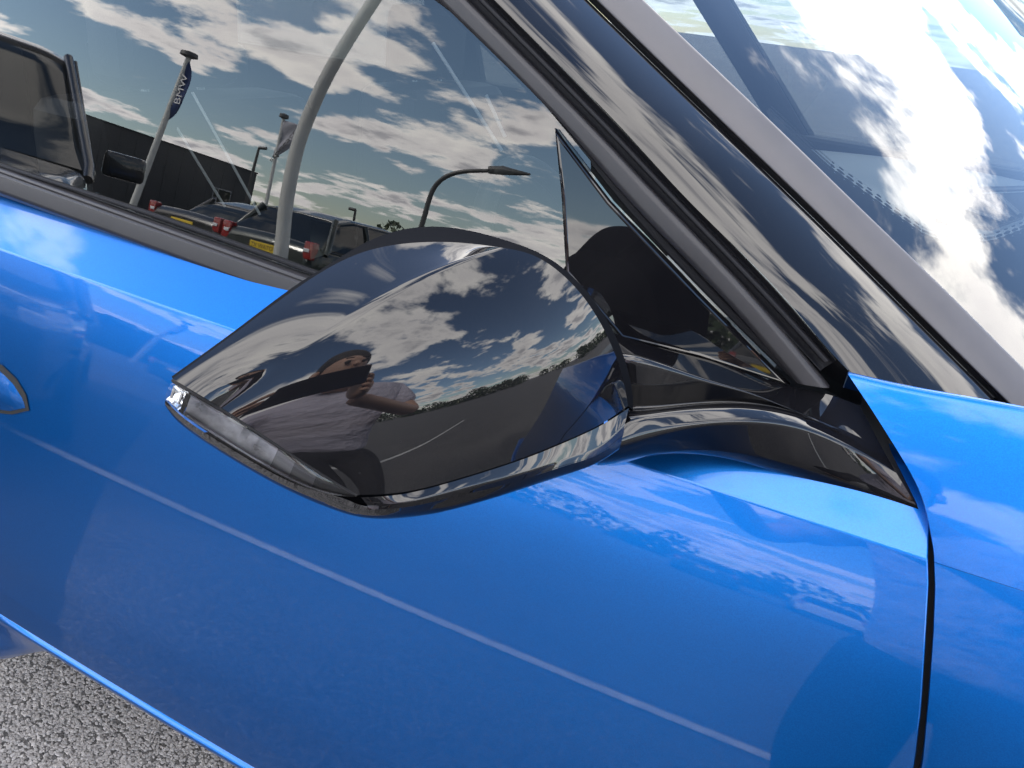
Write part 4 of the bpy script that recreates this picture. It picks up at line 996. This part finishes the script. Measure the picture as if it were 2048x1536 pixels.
t = empty('person', (PX, PY, 0), 'person in lilac shirt and black trousers holding up a phone, mirrored in the cap', 'person')
PF = np.array([-0.30, 0.95]); PF /= np.linalg.norm(PF); PR = np.array([PF[1], -PF[0]])    # facing, and the person's right
def hb(r, f, z): return b3(r-0.13, f, z)
def b3(r, f, z): return (PR[0]*r+PF[0]*f, PR[1]*r+PF[1]*f, z)
wr = np.array([CAM[0]-PX, CAM[1]-PY, 1.27]); phr = np.array([wr[0], wr[1]-0.035]);
def loc_of(p): d = np.array([p[0], p[1]]); return (float(d @ PR), float(d @ PF))
pr_, pf_ = loc_of(wr); pr_ -= 0.045                  # phone position in the body's frame
DZ = -0.04
J = [(b3(0, -.04, .95+DZ), .11), (b3(0, -.02, 1.15+DZ), .09), (b3(0, .02, 1.38+DZ), (.09, .07)), (b3(-.05, .06, 1.48+DZ), .05), (hb(0, .155, 1.535+DZ), (.062, .070)), (hb(0, .165, 1.62+DZ), (.082, .095)), (hb(0, .16, 1.70+DZ), .06),
     (b3(.19, 0, 1.42+DZ), .045), (b3(.26, .12, 1.13), .045), (b3(pr_+.10, pf_-.10, 1.235), .030), (b3(-.19, 0, 1.42+DZ), .045), (b3(-.36, .12, 1.14), .045), (b3(pr_-.10, pf_-.10, 1.235), .030),
     (b3(.10, -.02, .82+DZ), .06), (b3(.13, .16, .44), .05), (b3(.11, -.02, .09), .045), (b3(.12, .10, .05), .04), (b3(-.10, -.02, .82+DZ), .06), (b3(-.13, .16, .44), .05), (b3(-.11, -.02, .09), .045), (b3(-.12, .10, .05), .04)]
Bn = [(0, 1), (1, 2), (2, 3), (3, 4), (4, 5), (5, 6), (2, 7), (7, 8), (8, 9), (2, 10), (10, 11), (11, 12), (0, 13), (13, 14), (14, 15), (15, 16), (0, 17), (17, 18), (18, 19), (19, 20)]
skin('body', J, Bn, M_SKIN, t)
skin('shirt', [(b3(0, -.03, .83+DZ), .175), (b3(0, -.04, .95+DZ), .170), (b3(0, -.02, 1.15+DZ), .158), (b3(0, .02, 1.37+DZ), (.175, .135)), (b3(0, .06, 1.52+DZ), .090), (b3(.19, 0, 1.42+DZ), .082), (b3(.245, .08, 1.19), .070), (b3(-.19, 0, 1.42+DZ), .082), (b3(-.325, .085, 1.20), .070)],
     [(0, 1), (1, 2), (2, 3), (3, 4), (3, 5), (5, 6), (3, 7), (7, 8)], M_SHIRT, t)
skin('trousers', [(b3(0, -.04, .97+DZ), .150), (b3(0, -.04, .90+DZ), .150), (b3(.10, -.01, .80+DZ), .125), (b3(.13, .16, .44), .095), (b3(.11, -.01, .10), .072), (b3(-.10, -.01, .80+DZ), .125), (b3(-.13, .16, .44), .095), (b3(-.11, -.01, .10), .072)],
     [(0, 1), (1, 2), (2, 3), (3, 4), (1, 5), (5, 6), (6, 7)], M_TROU, t)
skin('hair', [(hb(0, .095, 1.56+DZ), .070), (hb(0, .110, 1.64+DZ), .097), (hb(0, .130, 1.71+DZ), .103), (hb(0, .195, 1.722+DZ), .075)], [(0, 1), (1, 2), (2, 3)], M_HAIR, t)
for sgn in (-1, 1):
    skin('shoe', [(b3(.11*sgn, -.05, .05), .045), (b3(.115*sgn, .06, .05), .05), (b3(.12*sgn, .17, .035), .038)], [(0, 1), (1, 2)], M_SHOE, t)
    wx = b3(pr_+.10*sgn, pf_-.10, 1.235); wx = np.array(wx)
    hd = [(tuple(wx), .028), (tuple(np.array(b3(pr_+.088*sgn, pf_-.055, 1.262))), .032)]; bn = [(0, 1)]
    for k in range(4):
        zz = 1.245+0.021*k; i = len(hd)
        hd += [(b3(pr_+.092*sgn, pf_-.030, zz), .0095), (b3(pr_+.088*sgn, pf_-.016, zz+.002), .0085), (b3(pr_+.072*sgn, pf_-.018, zz+.003), .008)]; bn += [(1, i), (i, i+1), (i+1, i+2)]
    i = len(hd); hd += [(b3(pr_+.075*sgn, pf_-.062, 1.285), .011), (b3(pr_+.060*sgn, pf_-.052, 1.305), .009)]; bn += [(1, i), (i, i+1)]
    skin('hand', hd, bn, M_SKIN, t)
for sgn in (-1, 1):
    e = bmesh.new(); bmesh.ops.create_uvsphere(e, u_segments=12, v_segments=8, radius=0.011); o = from_bm('eye', e, M_HAIR, t); o.location = hb(.031*sgn, .243, 1.615+DZ)
    skin('eyebrow', [(hb(.015*sgn, .253, 1.64+DZ), .004), (hb(.045*sgn, .243, 1.643+DZ), .004)], [(0, 1)], M_HAIR, t)
    skin('ear', [(hb(.088*sgn, .145, 1.64+DZ), .014), (hb(.09*sgn, .145, 1.59+DZ), .012)], [(0, 1)], M_SKIN, t)
skin('nose', [(hb(0, .25, 1.61+DZ), .012), (hb(0, .268, 1.57+DZ), .017)], [(0, 1)], M_SKIN, t)
skin('mouth', [(hb(-.022, .222, 1.545+DZ), .004), (hb(0, .232, 1.544+DZ), .006), (hb(.022, .222, 1.545+DZ), .004)], [(0, 1), (1, 2)], mat('lips', (0.35, 0.13, 0.11), 0.5), t, root=1)
ph = box('smartphone', (0, 0, 0), (0.150, 0.075, 0.008), mat('black_phone', (0.008, 0.008, 0.009), 0.08), None, 0.003)
ph.matrix_world = Matrix([(RGT[i], UPV[i], -FWD[i], (CAM-FWD*0.012-RGT*0.045-UPV*0.0)[i]) for i in range(3)]+[(0, 0, 0, 1)])
tag(ph, 'black smartphone held level in both hands by the person', 'phone')
